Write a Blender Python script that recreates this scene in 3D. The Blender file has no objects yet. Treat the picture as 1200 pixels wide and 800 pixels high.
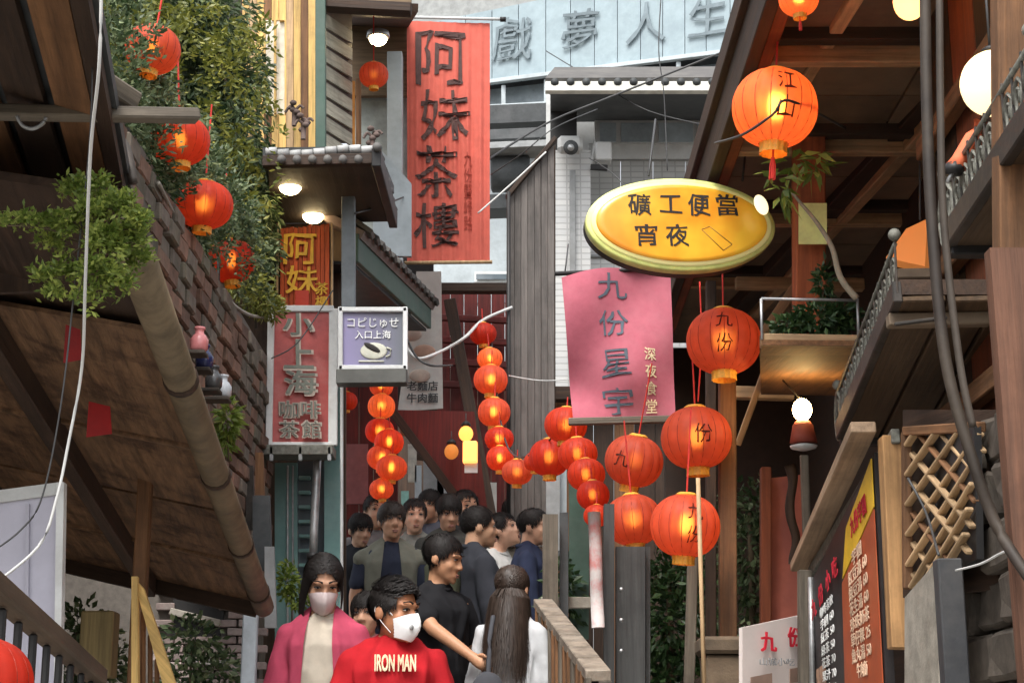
import bpy, bmesh, math, random
from mathutils import Vector, Matrix, noise as mnoise
random.seed(7)
PI = math.pi
R = math.radians
scene = bpy.context.scene
COL = scene.collection

# ------------------------------------------------------------------ camera
CAM_Z, PITCH, FPX = 1.6, R(14.0), 2000.0
cam_d = bpy.data.cameras.new('camera'); cam = bpy.data.objects.new('camera', cam_d); COL.objects.link(cam)
cam.location = (0, 0, CAM_Z); cam.rotation_euler = (PI/2 + PITCH, 0, 0)
cam_d.sensor_width = 36; cam_d.lens = 36*FPX/1200; cam_d.clip_start = .05; cam_d.clip_end = 2000
scene.camera = cam
# ------------------------------------------------------------------ sky, sun, exposure (bright overcast)
SUN_EL, SUN_AZ = R(58), R(200)
w = bpy.data.worlds.new('World'); scene.world = w; w.use_nodes = True
nt = w.node_tree; bg = nt.nodes['Background']
sky = nt.nodes.new('ShaderNodeTexSky'); sky.sky_type = 'NISHITA'; sky.sun_disc = False
sky.sun_elevation = SUN_EL; sky.sun_rotation = SUN_AZ; sky.air_density = 1.0; sky.dust_density = 4.0; sky.ozone_density = 1.0
hsv = nt.nodes.new('ShaderNodeHueSaturation'); hsv.inputs['Saturation'].default_value = .22
nt.links.new(sky.outputs[0], hsv.inputs['Color']); nt.links.new(hsv.outputs[0], bg.inputs[0])
bg.inputs[1].default_value = .15
sun_d = bpy.data.lights.new('sun', 'SUN'); sun_d.energy = 1.2; sun_d.angle = R(24); sun_d.color = (1, .96, .9)
sun = bpy.data.objects.new('sun', sun_d); COL.objects.link(sun)
# direction to sun: behind the camera and a little to the right, high
sdir = Vector((math.cos(SUN_EL)*math.sin(SUN_AZ), math.cos(SUN_EL)*math.cos(SUN_AZ), math.sin(SUN_EL)))
sun.rotation_euler = sdir.to_track_quat('Z', 'Y').to_euler(); sun.location = sdir*30
vs = scene.view_settings; vs.view_transform = 'Standard'; vs.look = 'None'; vs.exposure = 1.25; vs.gamma = 1; vs.use_curve_mapping = False
scene.cycles.use_denoising = True
scene.cycles.max_bounces = 8; scene.cycles.transparent_max_bounces = 12

# ------------------------------------------------------------------ helpers
ct, st = math.cos(PITCH), math.sin(PITCH)
def P(px, py, d):
    """point on the ray of photo pixel (1200x800) at distance d along the street (+Y)"""
    u, v = (px-600)/FPX, (400-py)/FPX
    k = d/(ct - v*st)
    return Vector((u*k, d, CAM_Z + (st + v*ct)*k))
def S(d):           # metres per photo pixel at distance d
    return d/FPX*1.03
def G(d):           # height of the stairs
    return 0.0 if d < 4.6 else .15*math.floor((d-4.6)/.667 + 1)
WM = {}
def link(o, parent=None, M=None):
    COL.objects.link(o)
    M = M or Matrix.Identity(4)
    if parent is not None:
        o.parent = parent; o.matrix_basis = WM[parent.name].inverted() @ M
    else:
        o.matrix_basis = M
    WM[o.name] = M.copy()
    return o
def tag(o, label, cat, group=None):
    o['label'] = label; o['category'] = cat
    if group: o['group'] = group
    return o
def thing(name, label, cat, loc=(0, 0, 0), group=None, rotz=0, scale=1):
    o = bpy.data.objects.new(name, None); o.empty_display_size = .1
    link(o, None, Matrix.Translation(loc) @ Matrix.Rotation(rotz, 4, 'Z') @ Matrix.Scale(scale, 4))
    return tag(o, label, cat, group)
def mesh_obj(name, me, mat, parent=None, M=None, smooth=False):
    if mat is not None:
        me.materials.clear(); me.materials.append(mat)
    if smooth:
        for p in me.polygons: p.use_smooth = True
    return link(bpy.data.objects.new(name, me), parent, M)
def bm_obj(name, bm, mat, parent=None, M=None, smooth=False):
    me = bpy.data.meshes.new(name); bm.normal_update(); bm.to_mesh(me); bm.free()
    return mesh_obj(name, me, mat, parent, M, smooth)
def structure(o):
    o['kind'] = 'structure'; return o
def frame(o, r, u):
    r = r.normalized(); n = r.cross(u).normalized(); u = n.cross(r)
    return Matrix(((r.x, u.x, n.x, o.x), (r.y, u.y, n.y, o.y), (r.z, u.z, n.z, o.z), (0, 0, 0, 1)))
X, Y, Z = Vector((1, 0, 0)), Vector((0, 1, 0)), Vector((0, 0, 1))
def box_bm(sx, sy, sz, bevel=.004, bm=None, at=(0, 0, 0)):
    bm2 = bmesh.new(); bmesh.ops.create_cube(bm2, size=1)
    for v in bm2.verts: v.co = Vector((v.co.x*sx, v.co.y*sy, v.co.z*sz))
    b = min(bevel, .3*min(sx, sy, sz))
    if b > 0: bmesh.ops.bevel(bm2, geom=bm2.edges[:], offset=b, segments=1, affect='EDGES')
    for v in bm2.verts: v.co += Vector(at)
    if bm is None: return bm2
    me = bpy.data.meshes.new('t'); bm2.to_mesh(me); bm2.free(); bm.from_mesh(me); bpy.data.meshes.remove(me)
    return bm
def beam(name, p0, p1, w, h, mat, parent=None, side=None, bevel=.004, bow=0):
    """bar from p0 to p1; w across 'side', h across the other; local Z along the length"""
    p0, p1 = Vector(p0), Vector(p1); dz = (p1-p0); L = dz.length; dz.normalize()
    side = Vector(side) if side is not None else (X if abs(dz.dot(X)) < .9 else Y)
    y = dz.cross(side).normalized(); x = y.cross(dz)
    c = (p0+p1)/2
    M = Matrix(((x.x, y.x, dz.x, c.x), (x.y, y.y, dz.y, c.y), (x.z, y.z, dz.z, c.z), (0, 0, 0, 1)))
    return bm_obj(name, box_bm(w, h, L, bevel), mat, parent, M)
def panel(name, pts, t, mat, parent=None, flip=False):
    """flat polygon of thickness t (extruded away from its front); local X along the first edge"""
    pts = [Vector(p) for p in pts]; o = pts[0]
    r = (pts[1]-o); n = r.cross(pts[-1]-o)
    M = frame(o, r, n.cross(r)); Mi = M.inverted()
    if mat.name in WOODS and 'stretch' not in WOODS[mat.name][1]:      # run the grain along the longer side
        q = [Mi @ p for p in pts]; ex = max(p.x for p in q)-min(p.x for p in q); ey = max(p.y for p in q)-min(p.y for p in q)
        key = (mat.name, ex > ey)
        if key not in WVAR:
            c_, k_ = WOODS[mat.name]; WVAR[key] = wood(mat.name + ('_along' if ex > ey else '_up'), c_, **{**k_, 'stretch': (.05, 1, 1) if ex > ey else (1, .05, 1)})
        mat = WVAR[key]
    bm = bmesh.new(); loc = [Mi @ p for p in pts]
    a = [bm.verts.new((p.x, p.y, 0)) for p in loc]; s = t if flip else -t
    b = [bm.verts.new((p.x, p.y, s)) for p in loc]
    bm.faces.new(a); bm.faces.new(b[::-1]); k = len(a)
    for i in range(k): bm.faces.new((a[i], b[i], b[(i+1) % k], a[(i+1) % k]))
    bmesh.ops.recalc_face_normals(bm, faces=bm.faces)
    return bm_obj(name, bm, mat, parent, M)
def tube_bm(pts, r, bm=None, seg=8, r1=None, cap=True):
    bm = bm or bmesh.new(); pts = [Vector(p) for p in pts]; n = len(pts); rings = []
    for i, p in enumerate(pts):
        t = (pts[min(i+1, n-1)] - pts[max(i-1, 0)]).normalized()
        a = t.cross(Z if abs(t.z) < .9 else X).normalized(); b = t.cross(a)
        rr = r if r1 is None else r + (r1-r)*i/(n-1)
        rings.append([bm.verts.new(p + (a*math.cos(2*PI*k/seg) + b*math.sin(2*PI*k/seg))*rr) for k in range(seg)])
    for i in range(n-1):
        for k in range(seg):
            bm.faces.new((rings[i][k], rings[i][(k+1) % seg], rings[i+1][(k+1) % seg], rings[i+1][k]))
    if cap: bm.faces.new(rings[0]); bm.faces.new(rings[-1][::-1])
    return bm
def tube(name, pts, r, mat, parent=None, seg=8, r1=None):
    pts = [Vector(p) for p in pts]; c = sum(pts, Vector())/len(pts)
    bm = tube_bm([p-c for p in pts], r, seg=seg, r1=r1); bmesh.ops.recalc_face_normals(bm, faces=bm.faces)
    return bm_obj(name, bm, mat, parent, Matrix.Translation(c), True)
def sag(p0, p1, s, n=14):
    p0, p1 = Vector(p0), Vector(p1)
    return [p0.lerp(p1, i/n) - Z*s*4*(i/n)*(1-i/n) for i in range(n+1)]
def smoothpath(pts, n=8):
    pts = [Vector(p) for p in pts]; out = []
    for i in range(len(pts)-1):
        a = pts[max(i-1, 0)]; b = pts[i]; c = pts[i+1]; d = pts[min(i+2, len(pts)-1)]
        for k in range(n):
            t = k/n
            out.append(.5*((2*b) + (c-a)*t + (2*a-5*b+4*c-d)*t*t + (3*b-a-3*c+d)*t**3))
    return out + [pts[-1]]
def lathe_bm(prof, seg=24, bm=None):
    bm = bm or bmesh.new(); rings = []
    for r, z in prof:
        rings.append([bm.verts.new((r*math.cos(2*PI*k/seg), r*math.sin(2*PI*k/seg), z)) for k in range(seg)])
    for i in range(len(prof)-1):
        for k in range(seg):
            bm.faces.new((rings[i][k], rings[i][(k+1) % seg], rings[i+1][(k+1) % seg], rings[i+1][k]))
    bm.faces.new(rings[0][::-1]); bm.faces.new(rings[-1])
    return bm
def ball_bm(c, rad, bm=None, u=16, v=10, rot=None):
    bm = bm or bmesh.new(); rad = (rad,)*3 if not hasattr(rad, '__len__') else rad
    M = Matrix.Translation(Vector(c)) @ (rot or Matrix.Identity(4)) @ Matrix.Diagonal((*rad, 1))
    bmesh.ops.create_uvsphere(bm, u_segments=u, v_segments=v, radius=1, matrix=M)
    return bm
_tc = {}
def text_mesh(body, w, h, off=.012, depth=.004, warp=.0, seed=0, fit=True, line=1.0):
    c = bpy.data.curves.new('txt', 'FONT'); c.body = body; c.align_x = 'CENTER'; c.space_line = line
    c.extrude = .02; c.resolution_u = 3
    o = bpy.data.objects.new('txt', c); COL.objects.link(o)
    dg = bpy.context.evaluated_depsgraph_get(); dg.update()
    me = bpy.data.meshes.new_from_object(o.evaluated_get(dg))
    bpy.data.objects.remove(o); bpy.data.curves.remove(c)
    xs = [v.co.x for v in me.vertices]; ys = [v.co.y for v in me.vertices]
    x0, x1, y0, y1 = min(xs), max(xs), min(ys), max(ys)
    kx = w/(x1-x0) if w else None; ky = h/(y1-y0) if h else None
    kx = kx or ky; ky = ky or kx
    for v in me.vertices:
        x = (v.co.x-(x0+x1)/2)*kx; y = (v.co.y-(y0+y1)/2)*ky
        if warp:
            q = Vector((x, y, seed))*(3/max(ky, kx))
            x += warp*kx*(mnoise.noise(q) + .4*mnoise.noise(q*4)); y += warp*ky*(mnoise.noise(q+Vector((9, 4, 2))) + .4*mnoise.noise(q*4+Vector((1, 7, 2))))
        v.co = (x, y, (v.co.z/.02+1)*.5*depth)
    if off > .001:
        bm = bmesh.new(); n_ = 0
        for (dx, dy) in ((-1, -.7), (1, -.7), (-1, .7), (1, .7)):
            bm.from_mesh(me)
            bm.verts.ensure_lookup_table()
            for v in bm.verts[n_:]: v.co += Vector((dx*off*.8*kx, dy*off*.8*ky, depth*.06*(dx+dy*.5)))
            n_ = len(bm.verts)
        bm.to_mesh(me); bm.free()
    return me
def text(body, mat, parent, M, w=None, h=None, name='lettering', **k):
    return mesh_obj(name, text_mesh(body, w, h, **k), mat, parent, M)

# ------------------------------------------------------------------ materials
def new_mat(name):
    m = bpy.data.materials.new(name); m.use_nodes = True
    n = m.node_tree; b = n.nodes['Principled BSDF']
    return m, n, b
def mat(name, col, rough=.7, var=.25, scale=9, bump=.15, stretch=(1, 1, 1), stain=None, stain_amt=.5, rnd=.18, metal=0, spec=.35, bscale=None, stain_scale=2.2, world=False, hue=0):
    m, n, b = new_mat(name); L = n.links; N = n.nodes.new
    tc = N('ShaderNodeTexCoord'); mp = N('ShaderNodeMapping'); mp.inputs['Scale'].default_value = [scale*s for s in stretch]
    oi = N('ShaderNodeObjectInfo'); ad = N('ShaderNodeVectorMath'); ad.operation = 'ADD'
    sc = N('ShaderNodeVectorMath'); sc.operation = 'SCALE'; sc.inputs[3].default_value = 17
    cx = N('ShaderNodeCombineXYZ')
    for i in range(3): L.new(oi.outputs['Random'], cx.inputs[i])
    L.new(cx.outputs[0], sc.inputs[0]); L.new(tc.outputs['Object'], ad.inputs[0]); L.new(sc.outputs[0], ad.inputs[1])
    L.new(ad.outputs[0], mp.inputs['Vector'])
    no = N('ShaderNodeTexNoise'); no.inputs['Scale'].default_value = 1; no.inputs['Detail'].default_value = 6; no.inputs['Roughness'].default_value = .65
    L.new(mp.outputs[0], no.inputs['Vector'])
    cr = N('ShaderNodeValToRGB'); c = Vector(col)
    cr.color_ramp.elements[0].position = .3; cr.color_ramp.elements[0].color = (*(c*(1-var)), 1)
    cr.color_ramp.elements[1].position = .72; cr.color_ramp.elements[1].color = (*[min(1, x*(1+var)) for x in c], 1)
    L.new(no.outputs[0], cr.inputs[0]); out = cr.outputs[0]
    if stain is not None:
        n2 = N('ShaderNodeTexNoise'); n2.inputs['Scale'].default_value = stain_scale; n2.inputs['Detail'].default_value = 7; n2.inputs['Roughness'].default_value = .7
        L.new(ad.outputs[0], n2.inputs['Vector'])
        r2 = N('ShaderNodeValToRGB'); r2.color_ramp.elements[0].position = .48; r2.color_ramp.elements[1].position = .66
        L.new(n2.outputs[0], r2.inputs[0])
        mu = N('ShaderNodeMath'); mu.operation = 'MULTIPLY'; mu.inputs[1].default_value = stain_amt; L.new(r2.outputs[0], mu.inputs[0])
        mx = N('ShaderNodeMix'); mx.data_type = 'RGBA'; L.new(mu.outputs[0], mx.inputs[0]); L.new(out, mx.inputs[6]); mx.inputs[7].default_value = (*stain, 1)
        out = mx.outputs[2]
    h = N('ShaderNodeHueSaturation'); mr = N('ShaderNodeMapRange'); mr.inputs[3].default_value = 1-rnd; mr.inputs[4].default_value = 1+rnd
    L.new(oi.outputs['Random'], mr.inputs[0]); L.new(mr.outputs[0], h.inputs['Value']); L.new(out, h.inputs['Color'])
    L.new(h.outputs[0], b.inputs['Base Color'])
    b.inputs['Roughness'].default_value = rough; b.inputs['Metallic'].default_value = metal; b.inputs['Specular IOR Level'].default_value = spec
    rr = N('ShaderNodeMapRange'); rr.inputs[3].default_value = max(0, rough-.12); rr.inputs[4].default_value = min(1, rough+.15)
    L.new(no.outputs[0], rr.inputs[0]); L.new(rr.outputs[0], b.inputs['Roughness'])
    if bump:
        bp = N('ShaderNodeBump'); bp.inputs['Strength'].default_value = bump; bp.inputs['Distance'].default_value = .01
        L.new(no.outputs[0], bp.inputs['Height']); L.new(bp.outputs[0], b.inputs['Normal'])
    return m
GR = (1, 1, .05)     # grain along local z (beams)
GX = (.05, 1, 1)     # grain along local x (panels)
WOODS = {}; WVAR = {}
def wood(name, col, **k):
    WOODS[name] = (col, dict(k))
    k.setdefault('scale', 45); k.setdefault('stretch', GR); k.setdefault('bump', .35); k.setdefault('var', .4); k.setdefault('rough', .7)
    k.setdefault('stain', tuple(x*.35 for x in col)); k.setdefault('stain_amt', .55)
    return mat(name, col, **k)
def emit(name, col, s):
    m, n, b = new_mat(name); b.inputs['Base Color'].default_value = (*col, 1)
    b.inputs['Emission Color'].default_value = (*col, 1); b.inputs['Emission Strength'].default_value = s
    return m
def leafmat(name, c1, c2, trans=.35):
    m, n, b = new_mat(name); L = n.links; N = n.nodes.new
    at = N('ShaderNodeAttribute'); at.attribute_name = 'tint'
    cr = N('ShaderNodeValToRGB'); cr.color_ramp.elements[0].color = (*c1, 1); cr.color_ramp.elements[1].color = (*c2, 1)
    L.new(at.outputs['Fac'], cr.inputs[0]); L.new(cr.outputs[0], b.inputs['Base Color'])
    b.inputs['Roughness'].default_value = .45; b.inputs['Specular IOR Level'].default_value = .4
    tr = N('ShaderNodeBsdfTranslucent'); L.new(cr.outputs[0], tr.inputs[0])
    mx = N('ShaderNodeMixShader'); mx.inputs[0].default_value = trans
    L.new(b.outputs[0], mx.inputs[1]); L.new(tr.outputs[0], mx.inputs[2]); L.new(mx.outputs[0], n.nodes['Material Output'].inputs[0])
    return m
def cloth(name, col, **k):
    k.setdefault('scale', 14); k.setdefault('var', .12); k.setdefault('rough', .9); k.setdefault('bump', .12); k.setdefault('rnd', .03); k.setdefault('spec', .15)
    return mat(name, col, **k)
W_GREY = wood('weathered_grey_wood', (.13, .108, .082), var=.55)
W_DARK = wood('dark_wood', (.046, .026, .016), var=.5)
W_BROWN = wood('brown_wood', (.17, .082, .036), var=.5)
W_PLY = wood('old_plywood', (.19, .105, .055), stretch=(.12, 1, 1), scale=30, var=.6, stain=(.045, .02, .012), stain_amt=.9, stain_scale=6, bump=.8)
W_LIGHT = wood('pale_timber', (.46, .31, .17))
W_YEL = wood('yellow_pine', (.66, .43, .15))
W_REDB = wood('red_brown_wood', (.22, .06, .025))
W_MAROON = wood('maroon_paint', (.11, .016, .013), stain=(.06, .012, .01))
W_SLAT = wood('grey_brown_board', (.12, .105, .095))
BLACK = mat('black_paint', (.018, .017, .017), rough=.5)
IRON = mat('wrought_iron', (.035, .031, .027), rough=.5, scale=30, stain=(.13, .10, .08))
IRON_G = mat('pale_iron', (.16, .16, .135), rough=.55, scale=40, var=.5, stain=(.07, .055, .04), stain_scale=9)
STEEL = mat('galvanised_steel', (.42, .43, .43), rough=.4, metal=.6, scale=20)
WHITE = mat('white_paint', (.60, .61, .60), rough=.5, var=.08, stain=(.36, .35, .33), stain_amt=.5, stain_scale=4)
WHITEB = mat('pale_blue_white', (.42, .47, .49), rough=.5, var=.1, stain=(.26, .29, .30), stain_amt=.6, rnd=.05)
BLUEG = mat('blue_grey_sheet', (.30, .375, .405), rough=.5, var=.1, stain=(.22, .28, .31), stain_amt=.6, rnd=.04)
DGREY = mat('dark_grey_roof', (.055, .06, .062), rough=.6, var=.3, stain=(.12, .12, .12))
GREY = mat('grey_render', (.30, .31, .31), rough=.8, stain=(.2, .2, .19))
TEAL = mat('teal_metal', (.16, .30, .28), rough=.35, var=.12, stain=(.3, .4, .38), stain_amt=.4)
GREEN_P = mat('green_paint', (.045, .085, .065), rough=.55, var=.2, stain=(.09, .12, .1))
LAV = mat('lavender_panel', (.42, .41, .48), rough=.5, var=.08, stain=(.34, .33, .38))
STONE = mat('dark_stone', (.095, .078, .062), rough=.85, scale=14, bump=.5, var=.4, stain=(.04, .035, .03), rnd=.3)
STONE_L = mat('pale_stone', (.33, .30, .25), rough=.9, scale=12, bump=.5, var=.3, stain=(.14, .12, .09), rnd=.2)
STONE_M = mat('mossy_stone', (.15, .125, .10), rough=.9, scale=13, bump=.5, var=.4, stain=(.06, .075, .035), rnd=.35)
BRICK = mat('greyed_brick', (.30, .235, .215), rough=.85, scale=18, bump=.4, var=.3, stain=(.4, .37, .34), rnd=.28)
BRICK_R = mat('red_brown_brick', (.19, .11, .078), rough=.9, scale=16, bump=.5, var=.35, stain=(.07, .06, .04), rnd=.35)
MORTAR = mat('mortar', (.13, .115, .10), rough=.95, scale=25)
CONC = mat('concrete_step', (.38, .365, .34), rough=.85, scale=8, bump=.25, stain=(.15, .145, .13))
TILE_R = mat('roof_tile', (.10, .095, .09), rough=.7, scale=12, stain=(.2, .19, .17), rnd=.25)
GLASS = mat('window_glass', (.13, .16, .18), rough=.08, var=.15, bump=0, spec=.8)
GLASS_L = mat('pale_window_glass', (.30, .35, .38), rough=.3, var=.2, bump=0, spec=.3)
REDCLOTH = cloth('red_banner_cloth', (.52, .115, .085), stain=(.44, .11, .085), stain_scale=4, stain_amt=.4)
PINKCLOTH = cloth('pink_banner_cloth', (.40, .11, .145), stain=(.45, .17, .20), stain_amt=.45)
INK = mat('black_ink', (.022, .018, .016), rough=.7, var=.2, bump=0)
INK_G = mat('faded_ink', (.085, .045, .04), rough=.8, var=.35, bump=0, scale=25)
INK_B = mat('blue_grey_ink', (.085, .11, .14), rough=.7, var=.25, bump=0)
INK_R = mat('red_ink', (.55, .02, .04), rough=.7, bump=0)
INK_Y = mat('yellow_ink', (.70, .42, .05), rough=.6, bump=0)
INK_C = mat('cream_ink', (.80, .62, .42), rough=.7, bump=0)
INK_W = mat('white_ink', (.8, .82, .78), rough=.6, bump=0)
GOLD = mat('gold_trim', (.80, .38, .05), rough=.5, var=.2, scale=30)
RED_P = mat('red_paint', (.55, .05, .025), rough=.5, var=.15, stain=(.4, .06, .03))
RED_WALL = mat('faded_red_wall', (.40, .12, .085), rough=.7, var=.12, stain=(.3, .085, .06))
PAPER = mat('poster_paper', (.66, .65, .60), rough=.8, var=.08, stain=(.5, .45, .42), scale=16)
WIRE_W = mat('white_cable', (.62, .62, .60), rough=.5, var=.05, bump=0)
WIRE_D = mat('dark_cable', (.05, .05, .05), rough=.5, bump=0)
LEAF_B = leafmat('bright_leaf', (.10, .16, .025), (.46, .52, .12), .45)
LEAF_D = leafmat('deep_leaf', (.018, .045, .014), (.085, .15, .05), .25)
LEAF_P = leafmat('pale_leaf', (.03, .06, .022), (.30, .36, .18), .35)
LEAF_Y = leafmat('yellow_leaf', (.10, .12, .02), (.36, .34, .07))
STEM = mat('stem_bark', (.10, .075, .045), rough=.9, scale=30)
# ------------------------------------------------------------------ foliage
def leaves_bm(blobs, ln, wd, droop=.2, bm=None):
    """blobs: (centre, (rx,ry,rz), n). Leaves spread through each blob's volume, denser to its outside."""
    bm = bm or bmesh.new(); ly = bm.loops.layers.color.get('tint') or bm.loops.layers.color.new('tint')
    for c, rad, n in blobs:
        c = Vector(c)
        for i in range(n):
            d = Vector((random.gauss(0, 1), random.gauss(0, 1), random.gauss(0, 1))).normalized()
            k = random.random()**.42*(1+.25*mnoise.noise(d*2.3+c*3))
            p = c + Vector((d.x*rad[0], d.y*rad[1], d.z*rad[2]))*k
            a = (d + Vector((random.uniform(-1, 1), random.uniform(-1, 1), random.uniform(-.6, .8)))*.9 - Z*droop).normalized()
            s = a.cross(Vector((random.uniform(-1, 1), random.uniform(-1, 1), random.uniform(-.3, 1)))).normalized()
            nn = a.cross(s); l = ln*random.uniform(.6, 1.3); w_ = wd*random.uniform(.7, 1.2)
            vs_ = [bm.verts.new(q) for q in (p, p + a*l*.45 + s*w_*.5 + nn*w_*.15, p + a*l - Z*l*droop*.4, p + a*l*.45 - s*w_*.5 + nn*w_*.15)]
            t = min(1, max(0, random.gauss(.45, .25)))
            for tri in ((vs_[0], vs_[1], vs_[2]), (vs_[0], vs_[2], vs_[3])):
                f = bm.faces.new(tri)
                for lp in f.loops: lp[ly] = (t, t, t, 1)
    return bm
def spray_bm(base, tips, ln, wd, bm=None, spread=.02, per=26):
    """twigs from base to each tip with leaflets set along them"""
    bm = bm or bmesh.new(); ly = bm.loops.layers.color.get('tint') or bm.loops.layers.color.new('tint')
    for tip, rr in tips:
        base_, tip = Vector(base), Vector(tip); mid = base_.lerp(tip, .5) + Z*rr*.25 + Vector((random.uniform(-1, 1), random.uniform(-1, 1), 0))*rr*.15
        path = smoothpath([base_, mid, tip], 10); tone = random.gauss(0, .12)
        for i in range(per):
            t = .35 + .65*i/per + random.uniform(0, .02); q = path[min(len(path)-1, int(t*(len(path)-1)))] + Vector((random.gauss(0, 1), random.gauss(0, 1), random.gauss(0, 1)))*spread*rr
            a = ((tip-base_).normalized()*.5 + Vector((random.uniform(-1, 1), random.uniform(-1, 1), random.uniform(-.5, .9)))).normalized()
            sd = a.cross(Vector((random.uniform(-1, 1), random.uniform(-1, 1), random.uniform(0, 1)))).normalized(); l = ln*random.uniform(.5, 1.3)
            vv = [bm.verts.new(x) for x in (q, q+a*l*.5+sd*wd*.5, q+a*l, q+a*l*.5-sd*wd*.5)]
            f = bm.faces.new(vv); tt = min(1, max(0, random.gauss(.5, .2)+tone+.35*(t-.6)))
            for lp in f.loops: lp[ly] = (tt, tt, tt, 1)
    return bm
def plant(name, label, blobs, ln, wd, lm, droop=.2, cat='plant', stems=(), group=None, base=None):
    c = Vector(base if base is not None else blobs[0][0])
    t = thing(name, label, cat, c, group)
    M = Matrix.Translation(c)
    bm = leaves_bm([(Vector(b[0])-c, b[1], b[2]) for b in blobs], ln, wd, droop)
    bm_obj('foliage', bm, lm, t, M)['kind'] = 'stuff'
    for s in stems:
        tube('stem', smoothpath([Vector(q) for q in s[0]], 4), s[1], STEM, t, 6, s[1]*.4)
    return t
# ================================================================== SETTING
bm = bmesh.new(); bmesh.ops.create_grid(bm, x_segments=1, y_segments=1, size=150)
structure(bm_obj('ground', bm, mat('ground_earth', (.10, .09, .075), rough=.95), None, Matrix.Translation((0, 40, -.02))))
stairs = bpy.data.objects.new('stairs', None); link(stairs, None, Matrix.Translation((-.6, 4.6, 0))); structure(stairs)
for i in range(18):
    y0 = 4.6 + .667*i; z1 = .15*(i+1)
    bm_obj('step', box_bm(2.6, .70, .30, .012), CONC, stairs, Matrix.Translation((-.65, y0+.333, z1-.15)))
structure(bm_obj('landing', box_bm(2.6, 6.0, .2, .01), CONC, None, Matrix.Translation((-.65, 1.6, -.1))))
structure(bm_obj('terrace', box_bm(3.4, 9.0, .3, .01), CONC, None, Matrix.Translation((2.46, 8.5, .45))))

# ------------------------------------------------------------------ LEFT: low awning with gutter
G1, G2, B2 = P(118, 190, 3.1), P(306, 704, 7.0), P(78, 652, 7.25)
side = B2-G2
aw = thing('awning', 'low weathered plywood awning with rounded gutter over the left stall', 'awning', (G2+B2)/2)
def AW(s, t, off=0):
    p = G1.lerp(G2, s) + side*t
    n = (G2-G1).cross(side).normalized()
    if n.z < 0: n = -n
    return p + n*off
ss = [.22, .46, .64, .82, 1.0]; ts = [0.0, .52, 1.05]
for i in range(4):
    for j in range(2):
        a = .004
        panel('plywood_panel', [AW(ss[i]+a, ts[j]+a), AW(ss[i+1]-a, ts[j]+a), AW(ss[i+1]-a, ts[j+1]-a), AW(ss[i]+a, ts[j+1]-a)], .012, W_PLY, aw)
panel('roof_skin', [AW(.05, -.02, .02), AW(1.01, -.02, .02), AW(1.01, 1.9, .02), AW(.05, 1.9, .02)], .02, W_DARK, aw, True)
for t in (.53, 1.06):
    beam('rafter', AW(.15, t, -.05), AW(.99, t, -.05), .045, .09, W_DARK, aw)
for s in (.46, .82):
    beam('batten', AW(s, .02, -.012), AW(s, 1.0, -.012), .035, .02, W_PLY, aw)
tube('gutter', [AW(s, -.02, -.02) for s in (.10, .35, .5, .75, 1.0)], .042, wood('gutter_bamboo', (.17, .125, .075), scale=10, stretch=(1, 1, 1)), aw, 14)
for s in (.3, .52, .74, .93):
    tube('gutter_strap', [AW(s-.004, -.02, -.02), AW(s+.004, -.02, -.02)], .046, W_DARK, aw, 14)
panel('end_board', [AW(1.0, .0, -.07), AW(1.0, 1.05, -.07), AW(1.0, 1.05, .02), AW(1.0, 0, .02)], .02, W_DARK, aw)
# post and diagonal board under it
bm_obj('awning_post', box_bm(.045, .045, 1.9, .005), W_BROWN, aw, Matrix.Translation(P(164, 690, 5.5)))
lb = thing('yellow_stair_board', 'yellow slatted board with sloping top beside the awning post', 'board', P(180, 800, 5.2))
panel('side_board', [P(157, 676, 5.2), P(170, 690, 5.2), P(212, 815, 5.2), P(196, 815, 5.2)], .02, W_YEL, lb)
panel('edge_board', [P(156, 676, 5.19), P(163, 676, 5.19), P(164, 830, 5.19), P(156, 830, 5.19)], .025, W_YEL, lb)
for k, x in enumerate((168, 176, 184)):
    beam('slat', P(x, 715+k*28, 5.22), P(x, 830, 5.22), .014, .012, W_BROWN, lb)
# red paper talismans stuck under the awning
for (a, b, c, d, l) in ((74, 380, 96, 425, 'small red paper strip hanging high under the plywood awning'), (101, 470, 131, 512, 'torn red paper stuck low under the plywood awning')):
    dd = 4.0 if a == 74 else 4.6
    o = panel('red_paper', [P(a, d, dd), P(c, d-4, dd), P(c-2, b+6, dd), P(a+3, b, dd)], .004, mat('red_paper', (.32, .012, .012), rough=.6), None); tag(o, l, 'paper')
# upper dark roof at the near left, with its boards and beams
ur = thing('dark_porch_roof', 'dark timber porch roof at the upper left corner', 'roof', P(40, 60, 3.2))
E0, E1 = P(92, -60, 2.5), P(150, 250, 3.9)
def UR(s, t, off=0): return E0.lerp(E1, s) + Vector((-1.1, .05, .12))*t - Z*off
k = 0
for t0, t1, m in ((0, .03, W_DARK), (.032, .10, W_BROWN), (.12, .19, W_DARK), (.21, .29, W_BROWN), (.31, .42, W_DARK), (.44, .55, W_BROWN), (.57, .75, W_DARK), (.77, 1.0, W_DARK)):
    panel('roof_board', [UR(-.1, t0), UR(1.0, t0), UR(1.0, t1), UR(-.1, t1)], .02, m, ur, True)
panel('roof_skin', [UR(-.1, -.01, -.03), UR(1.0, -.01, -.03), UR(1.0, 1.05, -.03), UR(-.1, 1.05, -.03)], .02, DGREY, ur, True)
panel('back_board', [P(-60, 345, 3.95), P(118, 338, 3.95), P(112, 180, 3.95), P(-60, 150, 3.95)], .02, W_DARK, ur)
beam('slanted_beam', P(-25, -2, 3.0), P(158, 120, 3.35), .036, .04, W_GREY, ur, Y)
beam('cross_beam', P(-25, 131, 3.15), P(232, 136, 3.4), .034, .026, W_GREY, ur, Y)
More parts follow.
